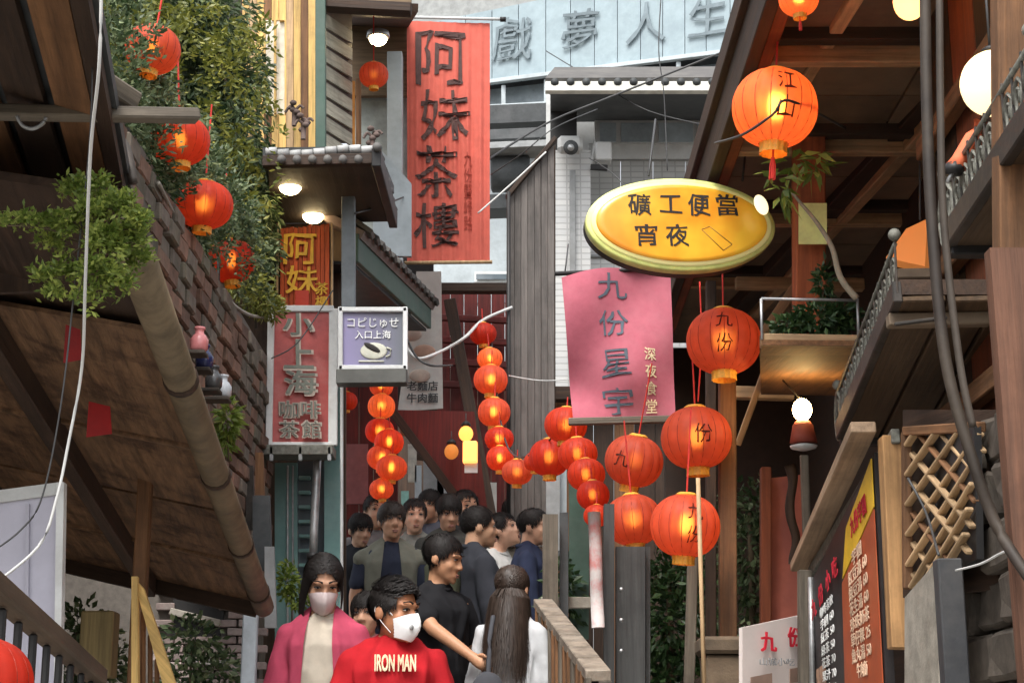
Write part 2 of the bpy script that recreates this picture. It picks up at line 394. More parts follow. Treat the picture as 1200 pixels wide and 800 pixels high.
tube('hook', smoothpath([P(20, 136, 3.12), P(26, 147, 3.12), P(38, 151, 3.12), P(50, 145, 3.12), P(54, 138, 3.12)], 4), .004, STEEL, ur, 6)
tube('bent_conduit', smoothpath([P(78, -10, 3.7), P(86, 30, 3.7), P(102, 55, 3.7), P(106, 95, 3.7), P(122, 120, 3.7), P(130, 150, 3.7), P(148, 175, 3.7), P(156, 215, 3.7)], 5), .011, IRON, ur, 8)
# hanging bush in a pot
hp = thing('hanging_bush', 'bright feathery green bush hanging at the awning corner', 'plant', P(120, 300, 3.05))
tips = []; bq = bmesh.new()
for (bx, by, r_, n_) in ((136, 250, 27, 24), (151, 285, 25, 22), (122, 288, 27, 24), (100, 255, 22, 18), (88, 226, 19, 14), (72, 268, 20, 14), (56, 292, 16, 9), (112, 324, 23, 18), (82, 318, 18, 11), (134, 334, 18, 12), (50, 330, 13, 7), (32, 264, 12, 5), (12, 262, 9, 3), (60, 347, 11, 5), (100, 352, 13, 7), (162, 308, 15, 9), (46, 264, 10, 4), (160, 262, 13, 8), (112, 222, 14, 8)):
    b0 = P(bx, by, 3.0+random.uniform(-.06, .06)); tp2 = []
    for k in range(n_):
        a_ = random.uniform(-.5, PI+.5) if random.random() < .7 else random.uniform(0, 2*PI); q_ = r_*random.uniform(.45, 1.15)
        tp2.append((P(bx+q_*math.cos(a_), by-q_*math.sin(a_)*.8, b0.y+random.uniform(-.05, .05)), .05))
    spray_bm(b0, tp2, .015, .0065, bq, .14, 28); tips += tp2
bm_obj('foliage', bq, LEAF_B, hp)['kind'] = 'stuff'
for (tp_, _) in tips[::9]:
    tube('twig', smoothpath([P(112, 292, 3.03), P(112, 292, 3.03).lerp(tp_, .5) + Z*.015, tp_], 4), .0022, STEM, hp, 5, .0008)
tube('stem', smoothpath([P(150, 240, 3.3), P(135, 275, 3.12), P(112, 292, 3.02)], 4), .007, STEM, hp, 6)
# lavender panel door, railing
dp = thing('panel_door', 'pale lavender sheet panel with light frame at the left edge', 'panel', P(30, 800, 4.3))
panel('sheet', [P(-40, 880, 4.3), P(68, 880, 4.3), P(70, 572, 4.3), P(-40, 585, 4.3)], .015, LAV, dp)
panel('top_rail', [P(-40, 594, 4.29), P(74, 578, 4.29), P(74, 564, 4.29), P(-40, 579, 4.29)], .03, WHITE, dp)
panel('stile', [P(62, 880, 4.285), P(69, 880, 4.285), P(75, 565, 4.285), P(66, 565, 4.285)], .03, WHITE, dp)
panel('mid_seam', [P(28, 880, 4.292), P(32, 880, 4.292), P(34, 590, 4.292), P(30, 590, 4.292)], .01, LAV, dp)
rl = thing('stair_railing', 'dark handrail on thin black balusters at the bottom left', 'railing', P(40, 800, 3.4))
ra, rb = P(-30, 668, 2.6), P(114, 792, 3.9)
beam('handrail', ra, rb, .045, .035, wood('rail_wood', (.10, .065, .04)), rl)
for i in range(9):
    q = ra.lerp(rb, (i+.6)/9.2)
    beam('baluster', q - Z*.02, (q.x, q.y, q.z-.75), .014, .014, BLACK, rl)
beam('lower_rail', ra - Z*.68, rb - Z*.68, .02, .02, BLACK, rl)
beam('newel', rb + Z*.01, rb - Z*1.2, .035, .035, BLACK, rl)

# lower brick wall behind the stall with two window slots
bw = thing('brick_wall', 'greyed brick wall with dark window slots under the low awning', 'wall', P(240, 800, 8.7))
bd = 8.7
panel('mortar_core', [P(40, 900, bd+.03), P(306, 900, bd+.03), P(300, 640, bd+.03), P(40, 640, bd+.03)], .08, MORTAR, bw)
st_ = thing('stall_side_house', 'dark timber house side behind the low awning and lavender panel', 'house', (-3.2, 6.5, 0))
for i in range(14):
    panel('wall_board', [(-3.2, 3.0+i*.5, -.02), (-3.2, 3.49+i*.5, -.02), (-3.2, 3.49+i*.5, 5.2), (-3.2, 3.0+i*.5, 5.2)], .05, W_BROWN if i % 3 else W_DARK, st_, True)
panel('end_wall', [(-3.3, 9.2, -.02), (-1.95, 9.2, -.02), (-1.95, 9.2, 5.2), (-3.3, 9.2, 5.2)], .08, W_DARK, st_)
bl = P(204, 800, bd); br = P(298, 800, bd); bw_, bh_ = .105, .042
zt = P(240, 655, bd).z; zb = P(240, 830, bd).z
slots = [(P(204, 690, bd), P(262, 722, bd)), (P(204, 724, bd), P(258, 746, bd))]
bmesh_b = [bpy.data.meshes.new('brick') for _ in range(3)]
for i, me in enumerate(bmesh_b):
    b = box_bm(bw_-.006-.004*i, .045, bh_-.006, .004); b.to_mesh(me); b.free(); me.materials.append(BRICK)
r_ = 0; z = zb
while z < zt:
    x = bl.x - .06 + (bw_/2 if r_ % 2 else 0)
    while x < br.x + .02:
        c = Vector((x, bd, z))
        if not any(a.x-.03 < x < b.x+.02 and b.z-.015 < z < a.z+.01 for a, b in slots):
            link(bpy.data.objects.new('brick', random.choice(bmesh_b)), bw, Matrix.Translation(c + Vector((0, random.uniform(-.006, .006), 0))) @ Matrix.Rotation(random.uniform(-.02, .02), 4, 'Y'))
        x += bw_
    z += bh_; r_ += 1
for a, b in slots:
    panel('window_slot', [Vector((a.x, bd-.005, b.z)), Vector((b.x, bd-.005, b.z-.03)), Vector((b.x, bd-.005, a.z-.05)), Vector((a.x, bd-.005, a.z))], .02, BLACK, bw)
beam('sill', P(200, 716, bd-.04), P(258, 730, bd-.04), .05, .035, mat('sill_concrete', (.36, .33, .28)), bw, Y)
beam('pipe_stub', P(228, 775, bd-.05), P(268, 776, bd-.05), .04, .028, mat('stub_paint', (.5, .47, .44)), bw, Y)
wp = bm_obj('drain_pipe', box_bm(.065, .05, 2.0, .006), mat('pale_blue_steel', (.50, .56, .60), rough=.4), None, Matrix.Translation(P(291, 800, 7.6) + Z*(.37-1))); tag(wp, 'pale blue square downpipe beside the greyed brick wall', 'pipe')
for (a, b, n, l) in (((90, 740), 150, 330, 'leafy shrub behind the railing under the awning'), ((225, 750), 0, 260, 'variegated shrub in front of the window slots')):
    d = 7.0 if a[0] < 150 else 7.9
    c = P(*a, d)
    plant('shrub', l, [(c, (.14, .12, .12), n), (c + Vector((.1, .05, -.14)), (.13, .1, .12), n), (c + Vector((-.03, 0, -.24)), (.14, .1, .12), n)], .045, .026, LEAF_P, .2, 'shrub', [((c - Z*.75, c - Z*.3, c), .012)], base=c - Z*.8)
cr_ = bm_obj('wooden_crate', box_bm(.13, .12, .26, .006), wood('crate_wood', (.34, .26, .12)), None, Matrix.Translation(P(116, 755, 6.9))); tag(cr_, 'ochre wooden crate standing among the shrub leaves under the awning', 'crate')

# ------------------------------------------------------------------ LEFT: retaining wall with planter, vines above
rw = thing('retaining_wall', 'mossy red-brown brick retaining wall behind the awning gutter', 'wall', (-1.4, 7.4, 1.6))
bm_obj('wall_core', box_bm(.3, 4.1, 1.15, 0), MORTAR, rw, Matrix.Translation((-1.52, 7.45, 3.25)))
ml = [bpy.data.meshes.new('brick') for _ in range(4)]
for i, me in enumerate(ml):
    b = box_bm(.06, .192-.010*i, .077, .008)
    for v in b.verts: v.co += Vector((mnoise.noise(v.co*14+Vector((i, 0, 0)))*.006, 0, mnoise.noise(v.co*11)*.004))
    b.to_mesh(me); b.free(); me.materials.append(BRICK_R if i < 2 else STONE_M)
r_ = 0; z = 2.0
while z < 3.78:
    y = 5.5 + (.1 if r_ % 2 else 0)
    while y < 9.35:
        if y > 8.7 or z > 2.75: link(bpy.data.objects.new('brick', random.choice(ml)), rw, Matrix.Translation((-1.36+random.uniform(-.012, .012), y, z)) @ Matrix.Rotation(random.uniform(-.03, .03), 4, 'X'))
        y += .2
    z += .086; r_ += 1
bm_obj('coping', box_bm(.30, 4.1, .05, .01), STONE, rw, Matrix.Translation((-1.54, 7.45, 3.79)))
tube('rope', smoothpath([P(186, 215, 6.05), P(210, 262, 6.6), P(240, 300, 7.3), P(262, 345, 7.8), P(290, 368, 8.5), P(318, 372, 9.1)], 5), .009, mat('old_rope', (.36, .33, .28)), rw, 6)
for px in (246, 256, 300):
    tube('drip_pipe', [P(px, 300, 7.3+(px-246)*.03), P(px, 385, 7.3+(px-246)*.03)], .008, IRON, rw, 6)
shelf_y = 6.7
for (px, py, c, l) in ((233, 404, (.62, .22, .22), 'pink jar on the wall ledge above the gutter'), (239, 424, (.03, .04, .13), 'navy bottle on the wall ledge above the gutter'), (250, 448, (.07, .07, .07), 'black bottle on the wall ledge above the gutter'), (261, 458, (.62, .66, .70), 'white bowl on the wall ledge above the gutter')):
    d = 6.35 + (px-233)*.02
    o = bm_obj('jar', lathe_bm([(.026, 0), (.034, .01), (.036, .045), (.024, .065), (.017, .07), (.017, .085), (.021, .088), (.021, .096)], 16), mat('glaze', c, rough=.25, spec=.6), None, Matrix.Translation(P(px, py+8, d)), True); tag(o, l, 'jar')
    bm_obj('ledge_bracket', box_bm(.16, .09, .015, .003), STONE, rw, Matrix.Translation(P(px, py+8, d) + Vector((-.05, 0, -.0085))))
# vine-clad house wall behind
vw = thing('vine_clad_house', 'dark timber house wall behind the climbing vines', 'house', P(200, 300, 10.6))
panel('wall', [P(60, 420, 10.6), P(330, 420, 10.6), P(330, -60, 10.6), P(60, -60, 10.6)], .1, mat('dark_plaster', (.05, .048, .038), rough=.9, stain=(.02, .025, .015)), vw)
bl_ = []
for (px, py, d, r, n) in ((125, 30, 8.8, .26, 900), (165, 5, 9, .24, 700), (210, 20, 9.2, .27, 900), (255, 25, 9.3, .24, 800), (150, 95, 9.2, .28, 900), (205, 95, 9.6, .28, 800), (240, 75, 9.5, .22, 800), (265, 115, 9.4, .25, 900), (285, 85, 9.6, .16, 450), (225, 140, 9.3, .2, 600), (270, 165, 9.2, .2, 700), (295, 195, 9.3, .17, 600), (295, 245, 9.2, .15, 500), (300, 290, 9.2, .13, 420), (180, 150, 9.2, .2, 500), (135, 150, 9.2, .2, 500), (255, 215, 9.0, .14, 350), (190, 200, 9.0, .18, 380), (270, 265, 9.3, .15, 380), (180, -20, 9.2, .3, 500)):
    bl_.append((P(px, py, d), (r, .18, r), n))
bl_ = [(c_, (r_[0]*1.05, .22, r_[2]*1.05), int(n_*1.5)) for c_, r_, n_ in bl_]
vn = plant('climbing_vine', 'dense climbing vine hanging over the upper left wall', bl_, .055, .021, LEAF_P, .55, 'vine', [((P(150, 230, 9.4), P(170, 120, 9.3), P(220, 10, 9.3)), .018), ((P(290, 330, 9.4), P(280, 180, 9.3), P(250, 30, 9.3)), .016), ((P(140, 160, 8.9), P(158, 90, 9), P(160, -10, 9)), .014)], base=P(200, 330, 9.4))
tips = []
for k in range(170):       # loose trailing sprays in front of the mass
    px = random.uniform(115, 310); py = random.uniform(-20, 290) if px > 215 else random.uniform(-20, 190)
    if px < 215 or py > (px-215)*.2: tips.append((px, py))
bq = bmesh.new()
for (px, py) in tips:
    b0 = P(px, py, 8.7+random.uniform(-.2, .3)); spray_bm(b0, [(b0 + Vector((random.uniform(-.18, .18), -.05, random.uniform(-.42, .05))), .14) for _ in range(2)], .05, .018, bq, .12, 20)
bm_obj('trailing_sprays', bq, LEAF_Y, vn)['kind'] = 'stuff'
bl_ = [(P(px, py, d), (r, .16, r), n) for (px, py, d, r, n) in ((168, 198, 6.2, .09, 420), (186, 218, 6.4, .08, 420), (150, 130, 6.4, .11, 400), (145, 175, 6.0, .08, 320), (203, 245, 6.8, .08, 420), (222, 268, 7.2, .08, 420), (240, 290, 7.6, .08, 380), (160, 160, 6.2, .09, 360))]
ps_ = plant('planter_shrub', 'green shrub growing along the coping of the retaining wall', [(b_[0], b_[1], b_[2]) for b_ in bl_], .032, .013, LEAF_D, .3, 'shrub', [((P(180, 240, 6.8), P(165, 180, 6.5), P(150, 120, 6.4)), .01)], base=P(180, 245, 6.8))
bq = bmesh.new()
for k in range(300):
    t = random.random(); px = 128 + 160*t + random.uniform(-16, 22); py = 95 + 215*t + random.uniform(-75, 60)*(1-.45*t); d_ = 5.6 + 2.3*t
    b0 = P(px, py, d_); spray_bm(b0, [(b0 + Vector((random.uniform(-.05, .12), random.uniform(-.1, .05), random.uniform(-.14, .12))), .1) for _ in range(2)], .036, .013, bq, .12, 18)
bm_obj('trailing_sprays', bq, LEAF_P, ps_)['kind'] = 'stuff'
bl_ = [(P(px, py, d), (r, .12, r), n) for (px, py, d, r, n) in ((248, 280, 7.9, .09, 420), (265, 305, 8.2, .09, 420), (285, 330, 8.5, .09, 420), (305, 350, 8.8, .1, 520), (318, 362, 8.9, .07, 300), (262, 325, 8.2, .06, 160))]
plant('flowering_planter_shrub', 'yellow-green shrub spilling over the wall by the lowest left lantern', bl_, .035, .014, LEAF_Y, .1, 'shrub', [((P(280, 370, 8.6), P(285, 340, 8.5), P(290, 310, 8.5)), .008)], base=P(285, 372, 8.6))
plant('ledge_weed', 'small green weed on the ledge beside the gutter', [(P(268, 492, 7.2), (.04, .06, .09), 220), (P(262, 520, 7.2), (.03, .05, .05), 120)], .05, .018, LEAF_B, .3, 'plant', [((P(268, 540, 7.2), P(266, 490, 7.2)), .005)], base=P(268, 545, 7.2))

# ------------------------------------------------------------------ LEFT MIDDLE: tea house
th = thing('tea_house', 'tea house with yellow board front, tiled eaves and lit soffit', 'building', P(350, 500, 9.8))
N_PL = 10
for i in range(N_PL):
    x0 = 284 + i*8.6; d = 10.25 - i*.03
    cols = (W_YEL, W_LIGHT, W_YEL, W_BROWN, W_YEL)
    if 3 <= i <= 5:
        for (a, b) in ((-20, 24), (134, 176)): panel('wall_plank', [P(x0, b, d), P(x0+8.1, b, d), P(x0+8.1, a, d), P(x0, a, d)], .03, cols[i % 5], th)
    else:
        panel('wall_plank', [P(x0, 176, d), P(x0+8.1, 176, d), P(x0+8.1, -20, d), P(x0, -20, d)], .03, cols[i % 5], th)
panel('plank_backing', [P(280, 180, 10.32), P(375, 180, 10.05), P(375, -30, 10.05), P(280, -30, 10.32)], .05, W_DARK, th)
wn = panel('window', [P(310, 134, 10.16), P(336, 134, 10.12), P(336, 24, 10.12), P(310, 24, 10.16)], .02, mat('paper_screen', (.62, .58, .48), rough=.6), th)
for px in (310, 322.5, 335):
    beam('glazing_bar', P(px, 134, 10.1), P(px, 24, 10.1), .016, .02, W_YEL, wn)
beam('corner_post', P(376, 178, 9.75), P(376, -20, 9.75), .062, .06, GREEN_P, th)
SHUT = wood('shutter_wood', (.36, .34, .26))
lv = panel('shutter', [P(383, 168, 9.85), P(413, 168, 10.6), P(413, 15, 10.6), P(383, 15, 9.85)], .02, W_DARK, th)
for i in range(8):
    y = 22 + i*20
    panel('louver_slat', [P(383, y+11, 9.8), P(413, y+29, 10.5), P(413, y+15, 10.55), P(383, y-5, 9.85)], .012, SHUT, lv)
panel('porch_back', [P(405, 112, 11.9), P(482, 112, 11.9), P(482, -40, 11.9), P(405, -40, 11.9)], .05, wood('porch_wood', (.16, .11, .065), stretch=GX), th)
panel('porch_ceiling', [P(378, 10, 9.9), P(490, 14, 9.9), P(478, 30, 11.9), P(398, 30, 11.9)], .05, W_DARK, th, True)
beam('eave_edge', P(372, 6, 9.8), P(482, 12, 9.8), .10, .06, W_DARK, th, Y)
panel('porch_side', [P(417, 170, 11.5), P(423, 170, 11.5), P(423, 92, 11.5), P(417, 92, 11.5)], .03, W_BROWN, th)
panel('curtain', [P(407, 170, 10.7), P(416, 170, 10.7), P(416, 95, 10.7), P(407, 95, 10.7)], .01, mat('orange_curtain', (.62, .26, .06)), th)
panel('grey_wall', [P(414, 300, 12.0), P(482, 300, 12.0), P(482, 105, 12.0), P(414, 105, 12.0)], .1, mat('grey_green_wall', (.30, .33, .31), rough=.7, stain=(.2, .23, .21)), th)
beam('white_column', P(463, 310, 11.7), P(463, 64, 11.7), .11, .12, WHITEB, th)
panel('white_gable', [P(437, 300, 11.0), P(482, 300, 11.0), P(482, 215, 11.0), P(437, 165, 11.0)], .04, WHITEB, th)
# small tiled eave, soffit parallel to the street
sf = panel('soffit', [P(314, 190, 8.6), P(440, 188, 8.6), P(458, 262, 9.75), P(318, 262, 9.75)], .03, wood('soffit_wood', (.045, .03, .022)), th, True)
roof_s = panel('tiled_roof', [P(308, 184, 8.55), P(443, 182, 8.55), P(462, 250, 9.8), P(316, 230, 9.8)], .05, DGREY, th, True)
beam('fascia', P(308, 190, 8.55), P(444, 187, 8.55), .05, .06, W_DARK, th, Y)
beam('barge_board', P(441, 184, 8.5), P(461, 258, 9.85), .05, .10, BLACK, th)
for i in range(9):
    px = 318 + i*14
    q = P(px, 178 + 3*math.sin(i*.7), 8.55)
    tube('ridge_tile', [q + Vector((-.028, 0, 0)), q + Vector((.03, 0, .004))], .022, mat('pale_ridge', (.40, .40, .39), stain=(.2, .2, .2)) if i == 0 else bpy.data.materials['pale_ridge'], roof_s, 10)
for i in range(6):
    px = 330 + i*18; q = P(px, 187, 8.5)
    bm_obj('eave_tile', lathe_bm([(.018, -.02), (.024, 0), (.02, .02)], 12), TILE_R, roof_s, Matrix.Translation(q) @ Matrix.Rotation(PI/2, 4, 'X'), True)
for i in range(7):
    q = P(442, 184, 8.5).lerp(P(461, 255, 9.85), i/6)
    bm_obj('eave_tile', lathe_bm([(.02, -.03), (.026, 0), (.022, .03)], 12), TILE_R, roof_s, Matrix.Translation(q + Z*.05) @ Matrix.Rotation(PI/2, 4, 'X'), True)
for (px, py, d) in ((437, 160, 8.6), (345, 130, 8.9), (356, 145, 8.7)):
    c = P(px, py, d); b = bmesh.new()
    for k in range(5):
        a = k*1.25 + px; ball_bm((.02*math.cos(a), .015*math.sin(a*1.7), -.03+.018*k), (.02, .016, .016), b, 8, 6)
    tube_bm(smoothpath([(-.05, 0, -.01), (-.03, 0, .02), (0, 0, .0), (.03, 0, .03), (.05, 0, .015)], 4), .008, b, 6)
    tube_bm([(0, 0, -.09), (0, 0, 0)], .014, b, 6)
    bm_obj('roof_finial', b, mat('finial_clay', (.10, .07, .06), rough=.8) if px == 437 else bpy.data.materials['finial_clay'], th, Matrix.Translation(c), True)
panel('dark_wall', [P(270, 860, 9.9), P(405, 860, 9.9), P(405, 262, 9.9), P(270, 262, 9.9)], .05, wood('inner_wall', (.07, .045, .03)), th)
beam('grey_post', P(408.5, 452, 9.05), P(408.5, 232, 9.05), .074, .07, mat('blue_grey_post', (.17, .19, .20), rough=.6, stain=(.1, .11, .11)), th)
# second eave further up, green fascia along the street
f0, f1 = P(417, 290, 9.6), P(503, 372, 12.2)
beam('green_fascia', f0, f1, .03, .17, GREEN_P, th, X)
rs = panel('second_roof', [f0 + Z*.1 + X*.05, f1 + Z*.1 + X*.05, f1 + Vector((-.9, 0, .62)), f0 + Vector((-.9, 0, .62))], .05, mat('reddish_tile_roof', (.16, .11, .10), stain=(.2, .2, .18)), th, False)
for i in range(14):
    q = f0.lerp(f1, (i+.5)/14) + Vector((.05, 0, .115))
    beam('roof_tile', q + Vector((.03, 0, -.02)), q + Vector((-.5, 0, .36)), .13, .03, TILE_R, rs, Y)
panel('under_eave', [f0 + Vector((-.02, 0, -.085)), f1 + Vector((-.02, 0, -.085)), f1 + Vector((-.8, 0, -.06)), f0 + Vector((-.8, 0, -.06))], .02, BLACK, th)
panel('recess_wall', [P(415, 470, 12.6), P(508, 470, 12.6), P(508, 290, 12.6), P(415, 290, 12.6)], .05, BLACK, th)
# teal shop front under the signs
ts_ = thing('teal_shop_front', 'teal metal and glass shop front under the framed red sign', 'shop front', P(355, 800, 9.4))
panel('teal_panel', [P(322, 820, 9.45), P(350, 820, 9.45), P(348, 542, 9.45), P(322, 542, 9.45)], .03, TEAL, ts_)
panel('teal_panel', [P(380, 820, 9.4), P(399, 820, 9.4), P(399, 440, 9.4), P(380, 440, 9.4)], .03, TEAL, ts_)
panel('dark_glass', [P(348, 820, 9.5), P(382, 820, 9.5), P(382, 540, 9.5), P(348, 540, 9.5)], .02, GLASS, ts_)
for i in range(7):
    beam('grille_bar', P(350, 560+i*17, 9.46), P(364, 560+i*17, 9.46), .03, .02, TEAL, ts_, Y)
for px in (337, 343):
    beam('trim_strip', P(px, 820, 9.42), P(px, 545, 9.42), .01, .01, STEEL, ts_)
tube('pipe', [P(367, 655, 9.2), P(368, 620, 9.2), P(371, 560, 9.2), P(372, 536, 9.2)], .022, STEEL, ts_, 12)
tube('pipe_flange', [P(367, 655, 9.2), P(367, 648, 9.2)], .036, BLACK, ts_, 12)
beam('white_jamb', P(400.5, 830, 9.2), P(400.5, 432, 9.2), .016, .03, WHITE, ts_)
plant('doorstep_plant', 'small potted plant by the teal shop front', [(P(338, 680, 8.9), (.05, .05, .1), 220), (P(350, 700, 8.9), (.05, .05, .08), 160)], .035, .02, LEAF_B, .2, stems=[((P(342, 740, 8.9), P(342, 690, 8.9)), .006)], base=P(342, 745, 8.9))
sp = thing('board_stack', 'stack of narrow weathered grey boards beside the teal shop front', 'board', P(305, 700, 8.2))
for (a, b, y0, y1, m, dq) in ((296, 316, 580, 668, DGREY, 8.3), (299, 308, 530, 600, W_BROWN, 8.4), (310, 321, 640, 735, GREY, 8.22), (288, 296, 545, 620, IRON, 8.5)):
    panel('board', [P(a, y1, dq), P(b+3, y1, dq), P(b, y0, dq), P(a, y0, dq)], .03, m, sp)

# maroon passage walls behind the crowd
mp_ = thing('maroon_passage', 'maroon painted timber passage with diagonal post behind the lantern strings', 'building', P(500, 640, 12.6))
for (a, b) in ((404, 420), (421, 437), (438, 454), (455, 466)):
    panel('wall_board', [P(a, 700, 12.2), P(b, 700, 12.2), P(b, 452, 12.2), P(a, 452, 12.2)], .04, W_MAROON, mp_)
panel('pink_board', [P(404, 590, 12.0), P(431, 590, 12.0), P(431, 520, 12.0), P(404, 520, 12.0)], .03, mat('dusty_pink', (.27, .11, .11), stain=(.2, .1, .1)), mp_)
for i in range(6):
    a = 512 + i*16
    panel('wall_board', [P(a, 720, 13.2), P(a+15.3, 720, 13.2), P(a+15.3, 338, 13.2), P(a, 338, 13.2)], .05, W_MAROON, mp_)
for i in range(4):
    beam('rail', P(515, 372+i*26, 13.1), P(604, 376+i*26, 13.1), .05, .05, W_MAROON, mp_, Y)
panel('stair_flank', [P(463, 482, 12.0), P(556, 484, 12.0), P(572, 604, 12.0), P(552, 604, 12.0)], .06, W_MAROON, mp_)
beam('flank_edge', P(460, 482, 11.95), P(552, 606, 11.95), .05, .06, W_DARK, mp_, Y)
beam('lintel', P(506, 338, 12.9), P(606, 338, 12.9), .10, .07, W_DARK, mp_, Y)
for k, (xa, ya, xb, yb, dq) in enumerate(((455, 470, 600, 492, 13.9), (470, 500, 600, 520, 14.4), (480, 528, 600, 545, 14.9))):
    beam('far_eave', P(xa, ya, dq), P(xb, yb, dq), .35, .09, W_REDB if k % 2 else W_DARK, mp_, Y)
for k, (xa, ya, wq, hq, cq) in enumerate(((478, 520, 10, 44, (.45, .42, .36)), (508, 548, 12, 38, (.30, .05, .04)), (536, 552, 10, 34, (.40, .36, .20)), (594, 560, 9, 40, (.12, .16, .20)), (556, 580, 12, 30, (.5, .48, .44)), (470, 575, 9, 30, (.10, .2, .18)))):
    panel('far_sign', [P(xa, ya+hq, 13.0+.2*k), P(xa+wq, ya+hq, 13.0+.2*k), P(xa+wq, ya, 13.0+.2*k), P(xa, ya, 13.0+.2*k)], .04, mat('far_sign_paint', cq, var=.3, scale=20), mp_)
beam('diagonal_post', P(527, 352, 12.5), P(577, 618, 12.2), .07, .09, W_DARK, mp_, Y)
panel('back_wall', [P(395, 760, 15.5), P(660, 760, 15.5), P(660, 430, 15.5), P(395, 430, 15.5)], .1, W_DARK, mp_)
for (a, b, y0, y1, m) in ((486, 494, 545, 640, WHITEB), (496, 512, 530, 640, GREY), (566, 582, 565, 610, PAPER), (520, 538, 570, 640, GREY)):
    panel('notice', [P(a, y1, 13.0), P(b, y1, 13.0), P(b, y0, 13.0), P(a, y0, 13.0)], .03, m, mp_)

# ------------------------------------------------------------------ BACKGROUND: blue-grey fascia building
bb = thing('blue_grey_building', 'blue-grey clad building with large grey characters along its fascia', 'building', P(700, 400, 18))
def Q(px, py):          # its front plane, right end nearer
    return P(px, py, 18.8 - (px-560)/290*1.5)
def ln(px, a, b): return a + (px-575)/275*(b-a)
edges = [455, 486, 516, 546, 577, 608, 640, 669, 697, 724, 751, 777, 803, 828, 856, 884]
for i in range(len(edges)-1):
    a, b = edges[i], edges[i+1]-.9
    panel('fascia_panel', [Q(a, ln(a, 97, 61)), Q(b, ln(b, 97, 61)), Q(b, ln(b, 12, -45)), Q(a, ln(a, 12, -45))], .08, BLUEG, bb)
panel('fascia_backing', [Q(450, 112)+Y*.5, Q(884, 58)+Y*.5, Q(884, -52)+Y*.5, Q(450, 38)+Y*.5], .3, DGREY, bb)
panel('roof_edge', [Q(450, ln(450, 13, -43))+Y*.3, Q(884, ln(884, 13, -43))+Y*.3, Q(884, -95)+Y*.3, Q(450, -40)+Y*.3], .3, mat('roof_grey', (.36, .37, .36)), bb)
beam('fascia_drip', Q(450, 112), Q(884, 57), .06, .05, WHITEB, bb, Y)
for i, (ch, px, py, s) in enumerate((('戲', 601, 47, 58), ('夢', 680, 36, 50), ('人', 757, 28, 52), ('生', 829, 20, 50))):
    c = Q(px, py); r = (Q(px+20, py-2.6)-Q(px-20, py+2.6)).normalized()
    text(ch, mat('slate_paint', (.16, .20, .22), rough=.6) if i == 0 else bpy.data.materials['slate_paint'], bb, frame(c - Y*.03, r, Z), w=s*S(17.5), h=s*1.02*S(17.5), off=.004, warp=.06, depth=.01, seed=i)
panel('window_band', [Q(450, 150)+Y*.3, Q(884, 105)+Y*.3, Q(884, 58)+Y*.3, Q(450, 108)+Y*.3], .1, GLASS_L, bb)
for px in (552, 590, 640, 690, 740, 795, 845):
    wb = beam('window_mullion', Q(px, ln(px, 103, 66)), Q(px, ln(px, 128, 100)), .05, .06, WHITEB, bb)
beam('window_sill', Q(545, 130), Q(660, 124), .07, .1, WHITEB, bb, Y)
panel('lower_wall', [P(420, 560, 19.5), P(680, 560, 19.5), P(680, 120, 19.5), P(420, 120, 19.5)], .1, WHITEB, bb)
for (y0, y1, m, dd) in ((128, 152, DGREY, 17.0), (157, 170, DGREY, 16.6), (172, 180, GREY, 16.3), (232, 250, DGREY, 17.5)):
    beam('eave', P(560, (y0+y1)/2+2, dd), P(652, (y0+y1)/2-2, dd), .35, (y1-y0)*S(dd), m, bb, Y)
bm_obj('vent_drum', lathe_bm([(.16, -.2), (.2, -.18), (.2, .18), (.16, .2)], 18), DGREY, bb, Matrix.Translation(P(598, 203, 16.5)) @ Matrix.Rotation(PI/2, 4, 'Y'), True)
for (a, b, y0, y1) in ((552, 574, 338, 358), (576, 597, 338, 358), (556, 596, 318, 330)):
    wf = panel('window', [P(a, y1, 18.5), P(b, y1, 18.5), P(b, y0, 18.5), P(a, y0, 18.5)], .05, WHITE, bb)
    panel('pane', [P(a+2, y1-3, 18.46), P(b-2, y1-3, 18.46), P(b-2, y0+3, 18.46), P(a+2, y0+3, 18.46)], .02, GLASS, wf)
# white tiled house
wt = thing('white_tiled_house', 'white tiled house with tiled eave and window row behind the oval sign', 'house', P(750, 440, 14.8))
TILEW = None
m, n, b = new_mat('small_wall_tiles'); N = n.nodes.new; L = n.links
tc = N('ShaderNodeTexCoord'); bt = N('ShaderNodeTexBrick'); bt.inputs['Color1'].default_value = (.52, .52, .50, 1); bt.inputs['Color2'].default_value = (.45, .455, .45, 1); bt.inputs['Mortar'].default_value = (.36, .36, .35, 1)
bt.inputs['Scale'].default_value = 1; bt.inputs['Brick Width'].default_value = .12; bt.inputs['Row Height'].default_value = .055; bt.inputs['Mortar Size'].default_value = .006; bt.offset = 0
L.new(tc.outputs['Object'], bt.inputs[0]); L.new(bt.outputs[0], b.inputs['Base Color']); b.inputs['Roughness'].default_value = .35
bp = N('ShaderNodeBump'); bp.inputs['Strength'].default_value = .4; bp.inputs['Distance'].default_value = .01; L.new(bt.outputs['Fac'], bp.inputs['Height']); bp.invert = True; L.new(bp.outputs[0], b.inputs['Normal'])
TILEW = m
wd_ = 14.8
for i in range(5):
    a = 690 + i*38
    panel('wall_panel', [P(a, 470, wd_), P(a+37, 470, wd_), P(a+37, 168, wd_), P(a, 168, wd_)], .06, TILEW, wt)
for y in (186, 240, 300):
    beam('band', P(690, y, wd_-.02), P(880, y, wd_-.02), .03, .025, GREY, wt, Y)
panel('upper_wall', [P(640, 200, 14.85), P(704, 200, 14.85), P(704, 110, 14.85), P(640, 110, 14.85)], .05, WHITE, wt)
